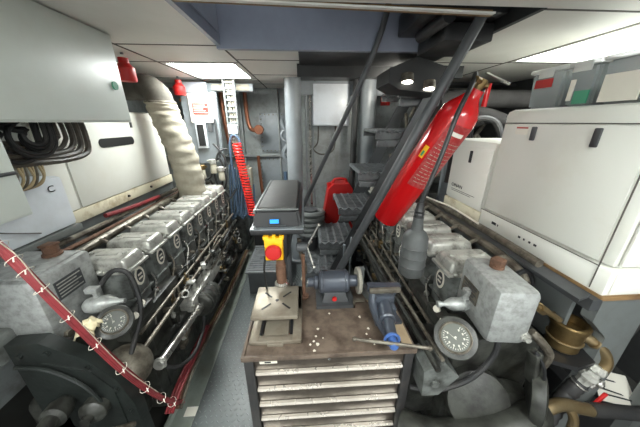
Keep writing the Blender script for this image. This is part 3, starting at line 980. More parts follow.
# rag
mb = MB()
vs, fs = [], []
nn = 9
for i in range(nn):
    for j in range(nn):
        a, b_ = i / (nn - 1) - .5, j / (nn - 1) - .5
        vs.append((-.862 + a * .07 + .005 * math.sin(j * 2.1), .80 + b_ * .08 + .005 * math.sin(i * 1.9), 1.0 - .35 * (a * a + b_ * b_) * .35 + .007 * math.sin(i * 1.7 + j * 2.3)))
for i in range(nn - 1):
    for j in range(nn - 1):
        fs.append((i * nn + j, (i + 1) * nn + j, (i + 1) * nn + j + 1, i * nn + j + 1))
mb.add(vs, fs)
o = mb.build('rag', mat('cream_rag', (214, 202, 168), .95, dirt=(160, 140, 96), amt=.5, scale=30))
sm = o.modifiers.new('s', 'SOLIDIFY')
sm.thickness = .006
tag(o, 'crumpled cream rag tucked beside the left engine gauge', 'rag')

# red hose bundle over the near end of the left engine
t = thing('hose_bundle', 'bundle of dark red hoses with white ties over the near end of the left engine', 'hoses', (-.8, .66, .4))
base = [(-1.0, .72, 1.46), (-.92, .70, 1.385), (-.86, .68, 1.32), (-.82, .67, 1.25), (-.78, .69, 1.06), (-.74, .735, .805), (-.72, .82, .52), (-.715, .90, .34), (-.73, .98, .22)]
offs = [(0, 0, 0), (.012, .008, .006), (-.014, .008, .004), (.002, .020, .012), (.016, .026, -.006), (-.006, .034, .0)]
for k_, (dx, dz, wv) in enumerate(offs):
    dx, dz, wv = dx * .75, dz * .75, wv * .8
    P = [(x + dx + wv * .4 * math.sin(q_ * 1.7 + k_), y, z + dz + wv * math.sin(q_ * 2.1)) for q_, (x, y, z) in enumerate(base)]
    MB().tube(P, .0058, 8).build('hose', M_redhose, t)
SP = spline([V(q) for q in base], 8)
for q in range(5, len(SP) - 6, 5):
    c_ = SP[q] + V((.002, 0, .010))
    d_ = (SP[q + 1] - SP[q - 1]).normalized() + V((.2, .1, 0))
    MB().torus(c_, d_, .0215, .0011, 18, 5).tube([c_ + V((.02, -.015, .015)), c_ + V((.035, -.03, .012))], .0018, 5, sm=1).build('cable_tie', M_tie, t)
MB().tube([(x + .02, y - .005, z + .035 - .02 * (i % 2)) for i, (x, y, z) in enumerate(base[:7])], .0016, 6).build('thin_wire', M_lag, t)

# hoses along the walkway kerb
for i, (dx, mt_, lb) in enumerate(((0, M_rubber, 'black hose running along the kerb nearest the left engine'), (.022, M_bronze, 'tan pipe running second from the engine along the walkway kerb'), (.042, M_rust, 'brown pipe running low along the walkway kerb'), (.060, M_dsteel, 'dull steel pipe running along the walkway kerb, nearest the floor plates'))):
    P = [(-.765 + dx * .9, .93, .25), (-.775 + dx, 1.1, .29), (-.79 + dx, 1.45, .25), (-.81 + dx, 2.0, .17), (-.85 + dx, 3.0, .09)]
    tag(MB().tube(P, .0095, 8).build('kerb_hose', mt_), lb, 'hose', 'hoses along the walkway kerb')
mb = MB().tube([(-.80, 1.0, .5), (-.74, 1.05, .42), (-.72, 1.2, .36), (-.74, 1.4, .38), (-.78, 1.5, .46)], .011, 8)
tag(mb.build('looped_hose', M_rubber), 'black hose looping beside the left engine drive shaft', 'hose')
for i in range(3):
    d_ = i * .016
    tag(MB().tube([(-.735 + d_, .86, .33), (-.745 + d_, 1.0, .34), (-.762 + d_, 1.25, .31), (-.79 + d_, 1.5, .27)], .0075, 8).build('red_hose', M_redhose), ['short dark red hose at the near kerb, nearest the left engine', 'short dark red hose at the near kerb, middle of three', 'short dark red hose at the near kerb, nearest the floor plates'][i], 'hose', 'short red hoses at the near kerb')
mb = MB().b2(-.785, -.715, 1.03, 1.085, .0125, .0155)
tag(mb.build('floor_label', M_paper), 'small white label on the floor kerb by the red hoses', 'label')
mb = MB().cyl((-.80, .70, .30), (-.66, .62, .10), .018, seg=12).cyl((-.77, .68, .26), (-.75, .67, .23), .026, seg=10)
tag(mb.build('brown_pipe', M_rust), 'short brown pipe under the tied red hoses at the near kerb', 'pipe')

# ---------------- right engine
t, W, bx, inn = engine(1, 0.67, 0.94, 'long grey diesel engine on the right behind the bench vice', None)
RE = t
q = Matrix.Rotation(math.radians(-8), 3, 'Z')
mb = MB().box((.742, .765, 1.06), (.150, .25, .235), .024, (0, 0, math.radians(-6)))
tk = mb.build('header_tank', M_tank, t)
mb = MB().cyl((.755, .80, 1.175), (.755, .80, 1.19), .026, seg=16).box((.755, .80, 1.202), (.042, .042, .03), .004, (0, 0, .4))
mb.build('filler_cap', M_rust, tk)
mb = MB().box((.667, .80, 1.07), (.003, .11, .07), 0, (0, 0, math.radians(-6)))
for i in range(5):
    mb.box((.6645, .80, 1.045 + i * .013), (.002, .09 - .02 * (i % 2), .004), 0, (0, 0, math.radians(-6)), 1)
mb.build('data_plate', [M_dsteel, M_plate], tk)
mb = MB().cyl((.79, .652, .985), (.788, .630, .985), .018, seg=20).cyl((.788, .630, .985), (.787, .617, .985), .011, seg=6).build('drain_plug', M_alu, tk)
gg = gauge(t, (.558, .68, .95), (-.42, -.64, .78), .058)
for c_ in children(gg):
    if c_.name.startswith('dial'):
        c_.data.materials[0] = M_dial2
mb = MB().lathe((.685, .80, 1.0), (-1, .05, 0), [(0, .018), (.01, .024), (.028, .026), (.030, .031), (.036, .031), (.038, .027), (.075, .028), (.095, .020), (.11, .010), (.125, .010), (.127, .014), (.14, .014)], 18)
mb.cyl((.66, .80, 1.03), (.66, .80, 1.06), .014, seg=8).box((.67, .80, 1.065), (.05, .03, .025), .004).tube([(.68, .78, 1.06), (.71, .74, 1.05), (.70, .71, 1.0)], .007, 6)
mb.build('water_separator', M_tank, t)
MB().tube([(.68, .80, 1.07), (.68, .72, 1.09), (.70, .68, 1.05), (.715, .66, .95), (.71, .66, .85), (.64, .66, .74), (.52, .68, .66), (.44, .72, .63)], .011, 8).build('black_hose', M_rubber, t)
# near end casings
mb = MB()
mb.b2(.62, 1.02, .74, .92, .16, .86, .03)
mb.b2(.46, .80, .80, .94, .30, .78, .03)
mb.cyl((.82, .62, .46), (.82, .74, .46), .20, seg=36, bev=.03)
mb.build('timing_case', M_engd, t)
mb = MB().lathe((.70, .66, .62), (-.2, -.8, .5), [(-.05, .12), (0, .13), (.03, .12), (.05, .05)], 28).lathe((.60, .50, .46), (-.3, -.9, .2), [(-.12, .085), (0, .085), (.02, .07), (.03, .03)], 24)
mb.build('pulley', M_engd, t)
mb = MB().prism([(.45, .66, .80), (.53, .66, .84), (.60, .66, .76), (.53, .66, .66), (.46, .66, .66)], (0, .12, 0)).cyl((.50, .655, .74), (.50, .645, .74), .016, seg=12)
mb.build('bracket', M_eng, t)
mb = MB().tube([(.94, .62, .58), (.86, .58, .60), (.74, .56, .58), (.62, .58, .53), (.50, .62, .48), (.42, .68, .44)], .062, 18)
mb.build('exhaust_elbow', M_engd, t)
mb = MB().tube([(.45, .50, .58), (.52, .46, .62), (.62, .45, .60), (.70, .48, .52), (.76, .5, .42), (.80, .52, .2)], .012, 8)
mb.build('black_hose', M_rubber, t)
mb = MB().lathe((.90, .62, .70), (.75, -.6, .1), [(-.02, .10), (0, .11), (.02, .11), (.03, .08)], 30)
mb.build('belt_pulley', M_engd, t)
mb = MB().tube([(.86, .68, .96), (.90, .66, .92), (.95, .66, .85), (.955, .68, .74)], .016, 10).cyl((.955, .68, .76), (.955, .68, .73), .022, seg=8)
mb.build('water_pipe', M_dsteel, t)
MB().box((.86, .63, .84), (.035, .04, .16), .006, (0, -.25, .2)).build('belt_guard', M_engd, t)
MB().tube([(.83, .62, .93), (.87, .60, .86), (.90, .60, .74), (.93, .60, .60), (.90, .58, .45)], .006, 7).build('thin_cable', M_blackp, t)

mb = MB()
mb.b2(.50, .66, .98, 2.5, .66, .70, .01)
for v in (1.35, 1.58, 1.85, 2.1):
    mb.lathe((.55, v, .70), (0, 0, 1), [(0, .028), (.03, .03), (.05, .018), (.075, .016), (.08, .010)], 12, 1)
mb.cyl((.475, .62, .86), (.475, 2.4, .74), .012, seg=8)
mb.cyl((.515, .66, .86), (.515, 2.4, .75), .009, seg=8, mi=1)
mb.build('side_rail', [M_engd, M_dsteel], t)

# ================================================================== RIGHT WHITE ENCLOSURE
t = thing('generator_enclosure', 'large white generator enclosure at right with two black latches', 'generator', (1.5, 1.1, 1.1))
MB().b2(1.135, 1.9, .715, 1.43, 1.20, 1.785, .03).build('casing', M_white, t)
MB().b2(1.13, 1.9, .71, 1.43, 1.09, 1.20, .006).build('plinth', M_white, t)
MB().b2(1.128, 1.135, .765, 1.405, 1.215, 1.712, .003).build('door', M_white, t)
MB().b2(1.128, 1.134, .76, 1.43, 1.7145, 1.718).b2(1.1275, 1.131, .753, .7565, 1.10, 1.72).b2(1.1275, 1.131, .753, 1.43, 1.198, 1.2005).build('panel_gap', M_seam, t)
for (y, l_) in ((1.205, .055), (.925, .062)):
    MB().b2(1.12, 1.129, y - .014, y + .014, 1.69 - l_, 1.70, .008).build('latch', M_greyd, t)
MB().b2(1.1275, 1.1295, 1.24, 1.32, 1.66, 1.70).build('sticker', M_paper, t)
MB().b2(1.1268, 1.1276, 1.245, 1.315, 1.69, 1.697).build('sticker_stripe', M_redprint, t)
MB().b2(1.15, 1.88, .706, .716, 1.22, 1.71, .003).b2(1.15, 1.88, .703, .71, 1.10, 1.19, .003).build('end_panel', M_white, t)
MB().b2(1.125, 1.9, .70, 1.45, 1.075, 1.092).build('rusty_edge', M_rustedge, t)
MB().b2(1.1285, 1.1297, 1.285, 1.32, 1.140, 1.156, .003).build('black_badge', M_ink, t)
for y_, w_ in ((1.27, .006), (1.115, .014), (1.085, .009), (1.052, .012), (1.02, .016)):
    MB().b2(1.1285, 1.1297, y_ - w_ / 2, y_ + w_ / 2, 1.142, 1.153).build('printed_mark', M_ink, t)
t = thing('generator_module', 'lower white enclosure beyond the large one at right, marked ONAN', 'generator', (1.5, 1.6, 1.1))
MB().b2(1.137, 1.9, 1.435, 1.87, 1.16, 1.61, .025).build('casing', M_white, t)
MB().b2(1.132, 1.9, 1.435, 1.87, 1.09, 1.165, .006).build('plinth', M_plinth, t)
MB().b2(1.130, 1.138, 1.445, 1.85, 1.18, 1.565, .003).build('door', M_white, t)
MB().b2(1.123, 1.131, 1.625, 1.65, 1.46, 1.54, .006).build('latch', M_ink, t)
text('maker_mark', 'ONAN', (1.129, 1.73, 1.275), (-1, 0, 0), .034, M_ink, t, stretch=1.3)
MB().b2(1.1285, 1.1302, 1.52, 1.79, 1.245, 1.248).b2(1.1285, 1.1302, 1.56, 1.79, 1.234, 1.237).build('fine_print', M_seam, t)

# steel frame below it
t = thing('support_frame', 'grey steel frame and chamfered leg under the large right enclosure', 'frame', (1.4, 1.0, 0))
mb = MB()
mb.prism([(1.165, .72, 1.072), (1.33, .72, 1.072), (1.385, .72, .99), (1.385, .72, .66), (1.37, .72, .55), (1.33, .72, .20), (1.33, .72, -.06), (1.18, .72, -.06), (1.18, .72, .36), (1.26, .72, .58), (1.26, .72, .86), (1.165, .72, .95)], (0, .05, 0))
mb.build('front_leg', M_steelwork, t)
mb = MB()
mb.prism([(1.15, .80, 1.074), (1.15, 1.9, 1.074), (1.15, 1.9, .60), (1.15, 1.3, .50), (1.15, .80, .50)], (.02, 0, 0))
mb.b2(1.10, 1.20, .76, 1.9, 1.045, 1.074, .003)
mb.build('web_plate', M_steelwork, t)
MB().b2(1.2, 1.9, .775, .83, 1.03, 1.074).b2(1.8, 1.87, .775, .83, -.06, 1.03).build('cross_beam', M_steelwork, t)
MB().b2(1.2, 1.9, 1.8, 1.87, 1.0, 1.074).b2(1.8, 1.87, 1.8, 1.87, -.06, 1.0).build('cross_beam', M_steelwork, t)
mb = MB()
mb.prism([(1.03, .70, 1.078), (1.03, 1.9, 1.078), (1.10, 1.9, 1.078), (1.10, .72, 1.078)], (0, 0, .010))
mb.b2(1.09, 1.13, .70, 1.9, 1.03, 1.08)
tag(mb.build('edge_angle', M_greyd), 'dark steel angle along the bottom edge of the large right enclosure', 'beam')

# bins on top
binsd = [(1.265, 1.46, 0, 'clear tub with a red label, farthest of the tubs on the enclosure'),
         (1.12, 1.25, 1, 'clear tub with a green label and white lettering, middle of the tubs'),
         (.76, 1.105, 2, 'largest and nearest clear tub with milky lid and green corner')]
for (y0, y1, k_, lb) in binsd:
    t = thing('storage_tub', lb, 'storage tub', (1.45, (y0 + y1) / 2, 1.786), 'clear tubs on the right enclosure')
    x0, x1, z0, z1 = 1.26, 1.62, 1.786, 1.965
    mb = MB()
    b = bmesh.new()
    bmesh.ops.create_cube(b, size=1)
    for vv in b.verts:
        k2_ = .93 if vv.co.z < 0 else 1
        vv.co = V((vv.co.x * (x1 - x0) * k2_, vv.co.y * (y1 - y0) * k2_, vv.co.z * (z1 - z0)))
    bmesh.ops.bevel(b, geom=b.edges[:], offset=.014, segments=2, affect='EDGES')
    mb.bm(b, 0, Matrix.Translation(((x0 + x1) / 2, (y0 + y1) / 2, (z0 + z1) / 2)))
    mb.build('tub', M_clear, t)
    MB().b2(x0 - .008, x1 + .008, y0 - .004, y1 + .004, z1 - .004, z1 + .016, .006).b2(x0 - .012, x0 - .004, (y0 + y1) / 2 - .04, (y0 + y1) / 2 + .04, z1 - .03, z1 + .01, .003).build('lid', M_lid, t)
    MB().b2(x0 + .03, x1 - .03, y0 + .025, y1 - .025, z0 + .012, z0 + .08, .01).build('contents', M_conduit if k_ < 2 else M_lag, t)
    if k_ == 0:
        MB().b2(x0 - .004, x0 + .002, y0 + .06, y1 - .04, z1 - .075, z1 - .035).build('label', M_redm, t)
    elif k_ == 1:
        MB().b2(x0 - .002, x0 + .004, y0 + .012, y0 + .075, z0 + .015, z0 + .07).build('label', M_green, t)
        MB().b2(x0 - .003, x0 + .003, y0 + .085, y0 + .105, z0 + .03, z0 + .12).build('white_strip', M_paper, t)
    else:
        MB().b2(x0 - .003, x0 + .003, y0 + .05, y0 + .17, z0 + .02, z0 + .12).build('label', M_green, t)
        MB().b2(x0 - .003, x0 + .003, y0 + .19, y1 - .02, z0 + .015, z0 + .12).build('cream_card', M_paper, t)

# ducts and hoses behind right
mb = MB().tube([(1.15, 2.3, 1.86), (1.4, 2.4, 1.91), (1.8, 2.5, 1.93), (2.3, 2.5, 1.93)], .080, 16, ribs=.03)
tag(mb.build('lagged_duct', M_dlag2), 'dark lagged duct running under the ceiling behind the extinguisher', 'duct')
mb = MB().tube([(1.0, 2.6, 1.35), (1.15, 2.55, 1.62), (1.35, 2.5, 1.78), (1.7, 2.45, 1.80), (2.0, 2.4, 1.7)], .06, 14)
tag(mb.build('lagged_duct', M_dlag2), 'dark lagged duct arching down beyond the lower white enclosure', 'duct')
for i in range(6):
    y = 1.95 + .06 * i
    P = [(1.18 + .08 * i, y, 1.25), (1.20 + .06 * i, y, 1.62), (1.30 + .05 * i, y, 1.74 - .02 * (i % 3)), (1.48 + .05 * i, y, 1.72), (1.6 + .05 * i, y, 1.5)]
    tag(MB().tube(P, .022, 9).build('engine_hose', M_rubber), 'hose arching up behind the lower white enclosure at right', 'hose', 'arching hoses behind the lower white enclosure')
mb = MB().b2(1.28, 1.36, 2.2, 2.24, .9, 1.52, .004).b2(1.26, 1.38, 2.19, 2.25, 1.5, 1.53, .004)
tag(mb.build('grey_post', M_grey), 'pale grey flat post standing beyond the lower white enclosure', 'post')
# machinery beyond the right engine
rd = random.Random(3)
t = thing('heat_exchanger', 'grimy machinery of pipes and flanges beyond the right engine, behind the extinguisher', 'machinery', (1.1, 2.9, -.06))
mb = MB().b2(.85, 1.9, 2.7, 3.5, -.06, .95, .03)
mb.build('casing', M_engd, t)
mb = MB()
mb.cyl((.95, 2.7, 1.15), (2.0, 2.75, 1.15), .11, seg=22, bev=.02).cyl((.90, 2.68, 1.15), (.94, 2.7, 1.15), .14, seg=22, bev=.005)
mb.cyl((1.4, 2.66, 1.42), (2.1, 2.7, 1.42), .09, seg=22, bev=.02)
mb.build('shell', M_eng, t)
for i in range(26):
    mb = MB()
    x, y, z = rd.uniform(.9, 1.9), rd.uniform(2.5, 2.65), rd.uniform(.9, 1.8)
    k_ = rd.random()
    if k_ < .5:
        mb.tube([(x, y, z), (x + rd.uniform(-.1, .1), y - .03, z + .12), (x + rd.uniform(-.2, .2), y, z + rd.uniform(.1, .3))], rd.uniform(.01, .025), 8)
    else:
        d_ = (rd.uniform(-1, 1), -1, rd.uniform(-.5, .5))
        mb.lathe((x, y, z), d_, [(0, .03), (.03, .03), (.03, .05), (.045, .05), (.045, .02), (.06, .02)], 12)
    mb.build('pipe_piece', M_dsteel, t)
# cable and pipe clutter behind the stair at the ceiling
for i in range(5):
    P = [(1.05 + .05 * i, 2.75 + .06 * i, 2.12), (1.4, 2.8 + .06 * i, 2.10), (1.9, 2.82 + .06 * i, 2.11), (2.3, 2.85 + .06 * i, 2.10)]
    tag(MB().tube(P, .016, 7).build('ceiling_cable', M_rubber), 'black cable running under the ceiling at far right', 'cable', 'black cables under the ceiling')

# strainer group
t = thing('sea_strainer', 'round brass sea strainer on a dark bracket below the large right enclosure', 'strainer', (1.22, .82, .66))
MB().lathe((1.17, .79, .745), (0, 0, 1), [(0, .052), (.01, .060), (.12, .060), (.125, .070), (.14, .070), (.145, .064), (.145, .054), (.11, .050)], 30).build('bowl', M_brass, t)
MB().torus((1.17, .79, .80), (0, 0, 1), .062, .005).build('band', M_bronze, t)
MB().prism([(1.02, .74, .722), (1.14, .68, .722), (1.24, .70, .722), (1.26, .78, .722), (1.25, .92, .722), (1.06, .94, .722)], (0, 0, .022)).build('bracket', M_blackp, t)
t = thing('bronze_pipework', 'bronze elbow and valve body with red lever below the brass strainer', 'valve', (1.35, .76, .5))
MB().tube([(1.225, .765, .825), (1.27, .74, .80), (1.31, .72, .75), (1.315, .71, .70), (1.29, .71, .66)], .022, 12).torus((1.26, .745, .808), (1, -.3, -.5), .024, .005).build('elbow', M_bronze, t)
MB().lathe((1.295, .71, .70), (-.45, .05, -1), [(0, .026), (.015, .034), (.03, .034), (.035, .027), (.05, .027), (.055, .036), (.075, .036), (.085, .028), (.11, .026)], 8).build('union', M_alu, t)
MB().tube([(1.245, .715, .60), (1.21, .715, .53), (1.16, .70, .45), (1.11, .68, .36), (1.06, .66, .30)], .030, 14, ribs=.14).build('ribbed_hose', M_rubber, t)
MB().box((1.343, .69, .50), (.105, .012, .020), .004, (0, math.radians(-66), 0)).build('lever', M_redm, t)
MB().sphere((1.32, .70, .60), .018).cyl((1.33, .70, .62), (1.30, .71, .57), .010).torus((1.24, .715, .59), (-.5, .1, -1), .032, .004).build('hose_clamp', M_steel, t)
t = thing('copper_manifold', 'horizontal bronze manifold pipe at the lower right corner', 'pipe', (1.2, .66, .3))
MB().tube([(1.00, .64, .53), (1.05, .65, .548), (1.12, .66, .545), (1.22, .66, .51), (1.28, .66, .49)], .026, 14).tube([(1.14, .66, .54), (1.17, .63, .46), (1.16, .62, .20)], .018, 10).build('tube', M_bronze, t)
MB().tube([(1.27, .66, .495), (1.4, .66, .47), (1.54, .66, .44), (1.9, .68, .36)], .030, 14).build('rubber_hose', M_rubber, t)
MB().tube([(1.01, .64, .535), (.94, .62, .49), (.86, .58, .42), (.78, .55, .30), (.72, .54, .16)], .034, 14, ribs=.1).build('rubber_hose', M_rubber, t)
MB().torus((1.0, .64, .53), (1, 0, .5), .034, .005).tube([(.93, .60, .60), (.97, .60, .575), (.96, .60, .54), (1.0, .61, .53)], .009, 8).build('clamp', M_steel, t)
mb = MB().prism([(1.57, .80, .31), (1.85, .80, .20), (1.84, .90, .33), (1.58, .90, .42)], (0, .004, .002))
for i in range(5):
    a_ = V((1.60, .815, .325)).lerp(V((1.60, .89, .395)), i / 4)
    mb.prism([a_ + V((0, -.002, .006)), a_ + V((.20 - .03 * (i % 3), -.002, -.072)), a_ + V((.20 - .03 * (i % 3), .002, -.068)), a_ + V((0, .002, .010))], (0, .001, .002), 1)
tag(mb.build('paper_label', [M_paper, M_ink]), 'crumpled white paper label lying at the lower right', 'label')
mb = MB().prism([(1.50, .83, -.06), (2.1, .83, -.06), (2.1, .83, .10), (1.88, .83, .18), (1.55, .83, .30), (1.50, .83, .28)], (0, .3, 0))
tag(mb.build('battery_box', M_blackp), 'black box under the white paper label at lower right', 'box')
mb = MB().tube([(1.6, .9, .5), (1.8, .95, .8), (2.0, 1.0, .9), (2.2, 1.0, .7)], .04, 12)
tag(mb.build('thick_hose', M_rubber), 'thick black hose behind the right steel leg', 'hose')
mb = MB().tube([(.86, .78, 1.05), (.95, .79, 1.0), (1.05, .79, .94), (1.11, .79, .90)], .013, 9).cyl((.99, .79, .975), (1.02, .79, .955), .022, seg=6)
tag(mb.build('pipe_fitting', M_bronze), 'bronze pipe from the right header tank to the brass strainer', 'pipe')
mb = MB().torus((1.0, .90, 1.0), (.3, -1, .3), .07, .012).tube([(1.0, .93, 1.03), (1.04, 1.0, .9), (1.05, 1.1, .7)], .016, 8)
tag(mb.build('belt_ring', M_blackp), 'black rubber belt behind the right header tank', 'belt')
for i, P in enumerate(([(1.05, .9, 1.12), (1.06, 1.3, 1.12), (1.05, 1.8, 1.11), (1.0, 2.4, 1.10)], [(1.00, 1.9, 1.14), (1.02, 1.6, 1.16), (1.04, 1.5, 1.15), (1.03, 1.3, 1.15)])):
    tag(MB().tube(P, .02 if i == 0 else .006, 9).build('pipe_run', M_dsteel if i == 0 else M_tie), ['brown grey pipe along the outer side of the right rocker covers', 'thin white wire lying on the right engine pipe'][i], 'pipe' if i == 0 else 'wire')

# ================================================================== STAIR
t = thing('ship_stair', 'steep grey ship stair with corrugated treads climbing to the hatch', 'stair', (.5, 2.4, 0))
STEP = [(-.04, .30), (.12, .62), (.30, .97), (.47, 1.30), (.60, 1.65), (.76, 1.97)]
for (x0, z) in STEP:
    mb = MB()
    n = 60
    Wd, y0, y1 = .37, 2.12, 2.62
    vs, fs = [], []
    for i in range(n + 1):
        xx = x0 + Wd * i / n
        zz = z + .012 * math.sin(2 * PI * i / n * 5)
        vs += [(xx, y0, zz), (xx, y1, zz), (xx, y1, zz - .014), (xx, y0, zz - .014)]
    for i in range(n):
        a = i * 4
        fs += [(a, a + 4, a + 5, a + 1), (a + 1, a + 5, a + 6, a + 2), (a + 2, a + 6, a + 7, a + 3), (a + 3, a + 7, a + 4, a)]
    fs += [(0, 1, 2, 3), (n * 4 + 3, n * 4 + 2, n * 4 + 1, n * 4)]
    mb.add(vs, fs)
    for i in range(15):          # raised cross bars of the non-slip pattern
        yy = y0 + .03 + i * .031
        mb.b2(x0 + .01, x0 + Wd - .01, yy - .004, yy + .004, z + .004, z + .0135)
    mb.b2(x0, x0 + Wd, y0 + .01, y0 + .03, z - .06, z - .012)
    mb.b2(x0, x0 + Wd, y1 - .03, y1 - .01, z - .06, z - .012)
    mb.prism([(x0 + .02, y0 + .03, z - .015), (x0 + Wd - .02, y0 + .03, z - .015), (x0 + Wd - .06, y0 + .03, z - .13), (x0 + .04, y0 + .03, z - .13)], (0, .02, 0))
    mb.b2(x0 + .01, x0 + Wd - .03, y0, y0 + .03, z - .125, z - .075, .004)
    mb.build('tread', M_tread, t)
for y in (2.10, 2.62):
    mb = MB().prism([(.06, y, -.02), (.20, y, -.02), (1.16, y, 2.10), (1.04, y, 2.10)], (0, .018, 0))
    mb.build('stringer', M_greyd, t)
mb = MB().tube([(-.17, 2.12, 0), (-.17, 2.12, .45), (-.165, 2.11, .66), (-.10, 2.08, .86), (.10, 2.0, 1.32), (.44, 1.72, 2.145), (.50, 1.68, 2.5)], .018, 12)
mb.build('handrail', M_greyd, t)
mb = MB().tube([(-.10, 1.48, 0), (.02, 1.45, .31), (.25, 1.40, .87), (.52, 1.33, 1.52), (.79, 1.27, 2.16)], .025, 14, sm=3)
mb.build('handrail', M_greyd, t)
mb = MB().cyl((.36, 2.08, 0), (.36, 2.08, .62), .014, seg=8).cyl((.42, 2.08, 0), (.42, 2.08, .70), .010, seg=8)
mb.build('stanchion', M_grey, t)
# dark machinery housing under the hatch with two spot lamps
t = thing('spot_lamp_housing', 'dark grey housing with two small lit spot lamps under the hatch', 'lamp', (.75, 1.8, 1.94))
MB().prism([(.56, 1.79, 1.965), (.64, 1.79, 1.925), (.96, 1.79, 1.90), (1.02, 1.79, 2.04), (.74, 1.79, 2.12), (.56, 1.79, 2.05)], (0, .30, 0)).build('casing', M_walld, t)
for (x, z) in ((.685, 1.985), (.84, 1.945)):
    MB().lathe((x, 1.80, z), (0, -.30, -1), [(-.03, .045), (0, .045), (.016, .045), (.018, .038)], 20).build('bezel', M_dsteel, t)
    MB().lathe((x, 1.795, z - .016), (0, -.30, -1), [(0, .038), (.004, .036), (.01, .02)], 20).build('lens', M_spot, t)
t = thing('added_fill_lamp', 'added round fill lamp hidden behind the dark spot lamp housing, facing the far bulkhead', 'lamp', (.80, 2.10, 1.97))  # added lamp, hidden from view, that brightens the far bulkhead and wall box
MB().lathe((.80, 2.095, 2.0), (-.3, 1, -.1), [(0, .05), (.02, .075), (.05, .08)], 24).build('shade', M_greyd, t)
MB().lathe((.785, 2.145, 1.996), (-.3, 1, -.1), [(0, .072), (.006, .07), (.012, .04)], 24).build('lens', mat('fill_lamp_lens', (255, 252, 244), .3, emit=(255, 250, 238), estr=80), t)
mb = MB().b2(.56, .95, 1.32, 1.70, 2.19, 2.30, .01).cyl((.66, 1.30, 2.17), (.66, 1.6, 2.17), .03).b2(.70, .95, 1.40, 1.72, 2.10, 2.18, .008)
tag(mb.build('hatch_gear', M_blackp), 'black slide gear inside the stair hatch above the spot lamps', 'machinery')

# red bag, grey coil and box behind the stair
mb = MB()
t = thing('red_container', 'red jerry can standing behind the stair below the white wall box', 'container', (.40, 2.8, 0))
MB().prism([(.18, 2.72, .50), (.58, 2.72, .50), (.54, 2.72, 1.0), (.50, 2.72, 1.06), (.32, 2.72, 1.06), (.26, 2.72, 1.0)], (0, .2, 0)).build('body', M_redm, t)
MB().tube([(.32, 2.8, 1.05), (.34, 2.8, 1.10), (.46, 2.8, 1.10), (.48, 2.8, 1.05)], .014, 8).cyl((.28, 2.8, 1.0), (.27, 2.8, 1.06), .025, seg=12).build('handle', M_redm, t)
mb = MB().b2(.15, .62, 2.68, 3.0, 0, .498, .01)
tag(mb.build('steel_locker', M_greyd), 'low dark locker under the red jerry can behind the stair', 'locker')
t = thing('hose_reel', 'grey hose coiled in a fat roll between the drill and the red can', 'hose reel', (.08, 2.7, 0))
mb = MB()
for i in range(5):
    mb.torus((.05, 2.62, .52 + .06 * i), (0, .1, 1), .135, .032, 26, 8)
mb.build('coil', M_steelwork, t)
MB().cyl((.05, 2.62, 0), (.05, 2.62, .80), .08, seg=18).build('core', M_greyd, t)

t = thing('grey_footstep', 'low grey step box with ribbed top on the walkway behind the drill', 'step', (-.38, 2.35, 0))
MB().b2(-.62, -.22, 2.2, 2.75, 0, .26, .008).build('body', M_greyd, t)
mb = MB().b2(-.64, -.20, 2.18, 2.77, .26, .28, .004)
for i in range(12):
    mb.b2(-.62, -.22, 2.21 + i * .045, 2.225 + i * .045, .28, .288)
mb.build('ribbed_top', M_tread, t)
mb = MB().b2(-.68, -.40, 2.9, 3.25, 0, .42, .015).b2(-.70, -.38, 2.88, 3.27, .42, .45, .008)
tag(mb.build('storage_box', M_blackp), 'black lidded box standing at the far end of the walkway', 'box')
mb = MB().lathe((-.42, 3.28, .80), (1, -.1, 0), [(0, .045), (.01, .05), (.10, .05), (.11, .04)], 18).cyl((-.31, 3.27, .80), (-.24, 3.27, .80), .02).cyl((-.36, 3.3, .80), (-.36, 3.6, .80), .02)
tag(mb.build('white_filter', M_tankw), 'small white cylindrical filter above the drill, left of the column', 'filter')
mb = MB().tube([(-.27, 3.3, 1.1), (-.27, 3.3, .8), (-.28, 3.3, .3), (-.28, 3.3, 0)], .025, 10)
tag(mb.build('blue_pipe', M_bhose), 'vertical blue pipe right of the small white filter', 'pipe')
mb = MB().tube([(-.30, 3.55, 1.75), (-.30, 3.50, 1.7), (-.26, 3.48, 1.62), (-.20, 3.5, 1.5), (-.30, 3.5, 1.32), (-.24, 3.5, 1.2)], .03, 10).torus((-.24, 3.47, 1.55), (0, 1, 0), .075, .018).cyl((-.24, 3.46, 1.55), (-.24, 3.70, 1.55), .03)
tag(mb.build('round_valve', M_grey), 'round grey valve and pipe on the bulkhead beside the left round column', 'valve')

# ================================================================== FIRE EXTINGUISHER
P0, P1 = V((.545, 1.55, 1.10)), V((.795, 1.25, 1.823))
ax = (P1 - P0).normalized()
ln = (P1 - P0).length
t = thing('fire_extinguisher', 'large red fire extinguisher hanging tilted behind the stair handrail', 'fire extinguisher', P0)
MB().lathe(P0, ax, [(0, .070), (.008, .086), (.02, .092), (ln - .10, .096), (ln - .06, .090), (ln - .03, .072), (ln, .048), (ln + .02, .036), (ln + .05, .034)], 36).build('cylinder', M_red, t, 30)
top = P1 + ax * .05
side = V((1, -.3, -.2)).normalized()
MB().cyl(top, top + ax * .045, .022, seg=14).cyl(top + ax * .02 - side * .03, top + ax * .02 + side * .035, .012, seg=10).cyl(top + ax * .03, top + ax * .03 + V((-.05, -.03, .01)), .013, seg=10).build('valve', M_brass, t)
MB().box(top + ax * .055 + side * .05, (.13, .018, .008), .003, (0, .35, 0)).build('lever', M_steel, t)
MB().box(top + side * .055 - ax * .02, (.016, .02, .10), .003, (0, .05, 0)).build('carry_handle', M_red, t)
# printed text on the cylinder: short lines curving round the near side
fx = (V((0, 0, H)) - (P0 + P1) / 2)
fx = V((-.3, -1, .25))
fx = (fx - ax * fx.dot(ax)).normalized()
gy = ax.cross(fx).normalized()


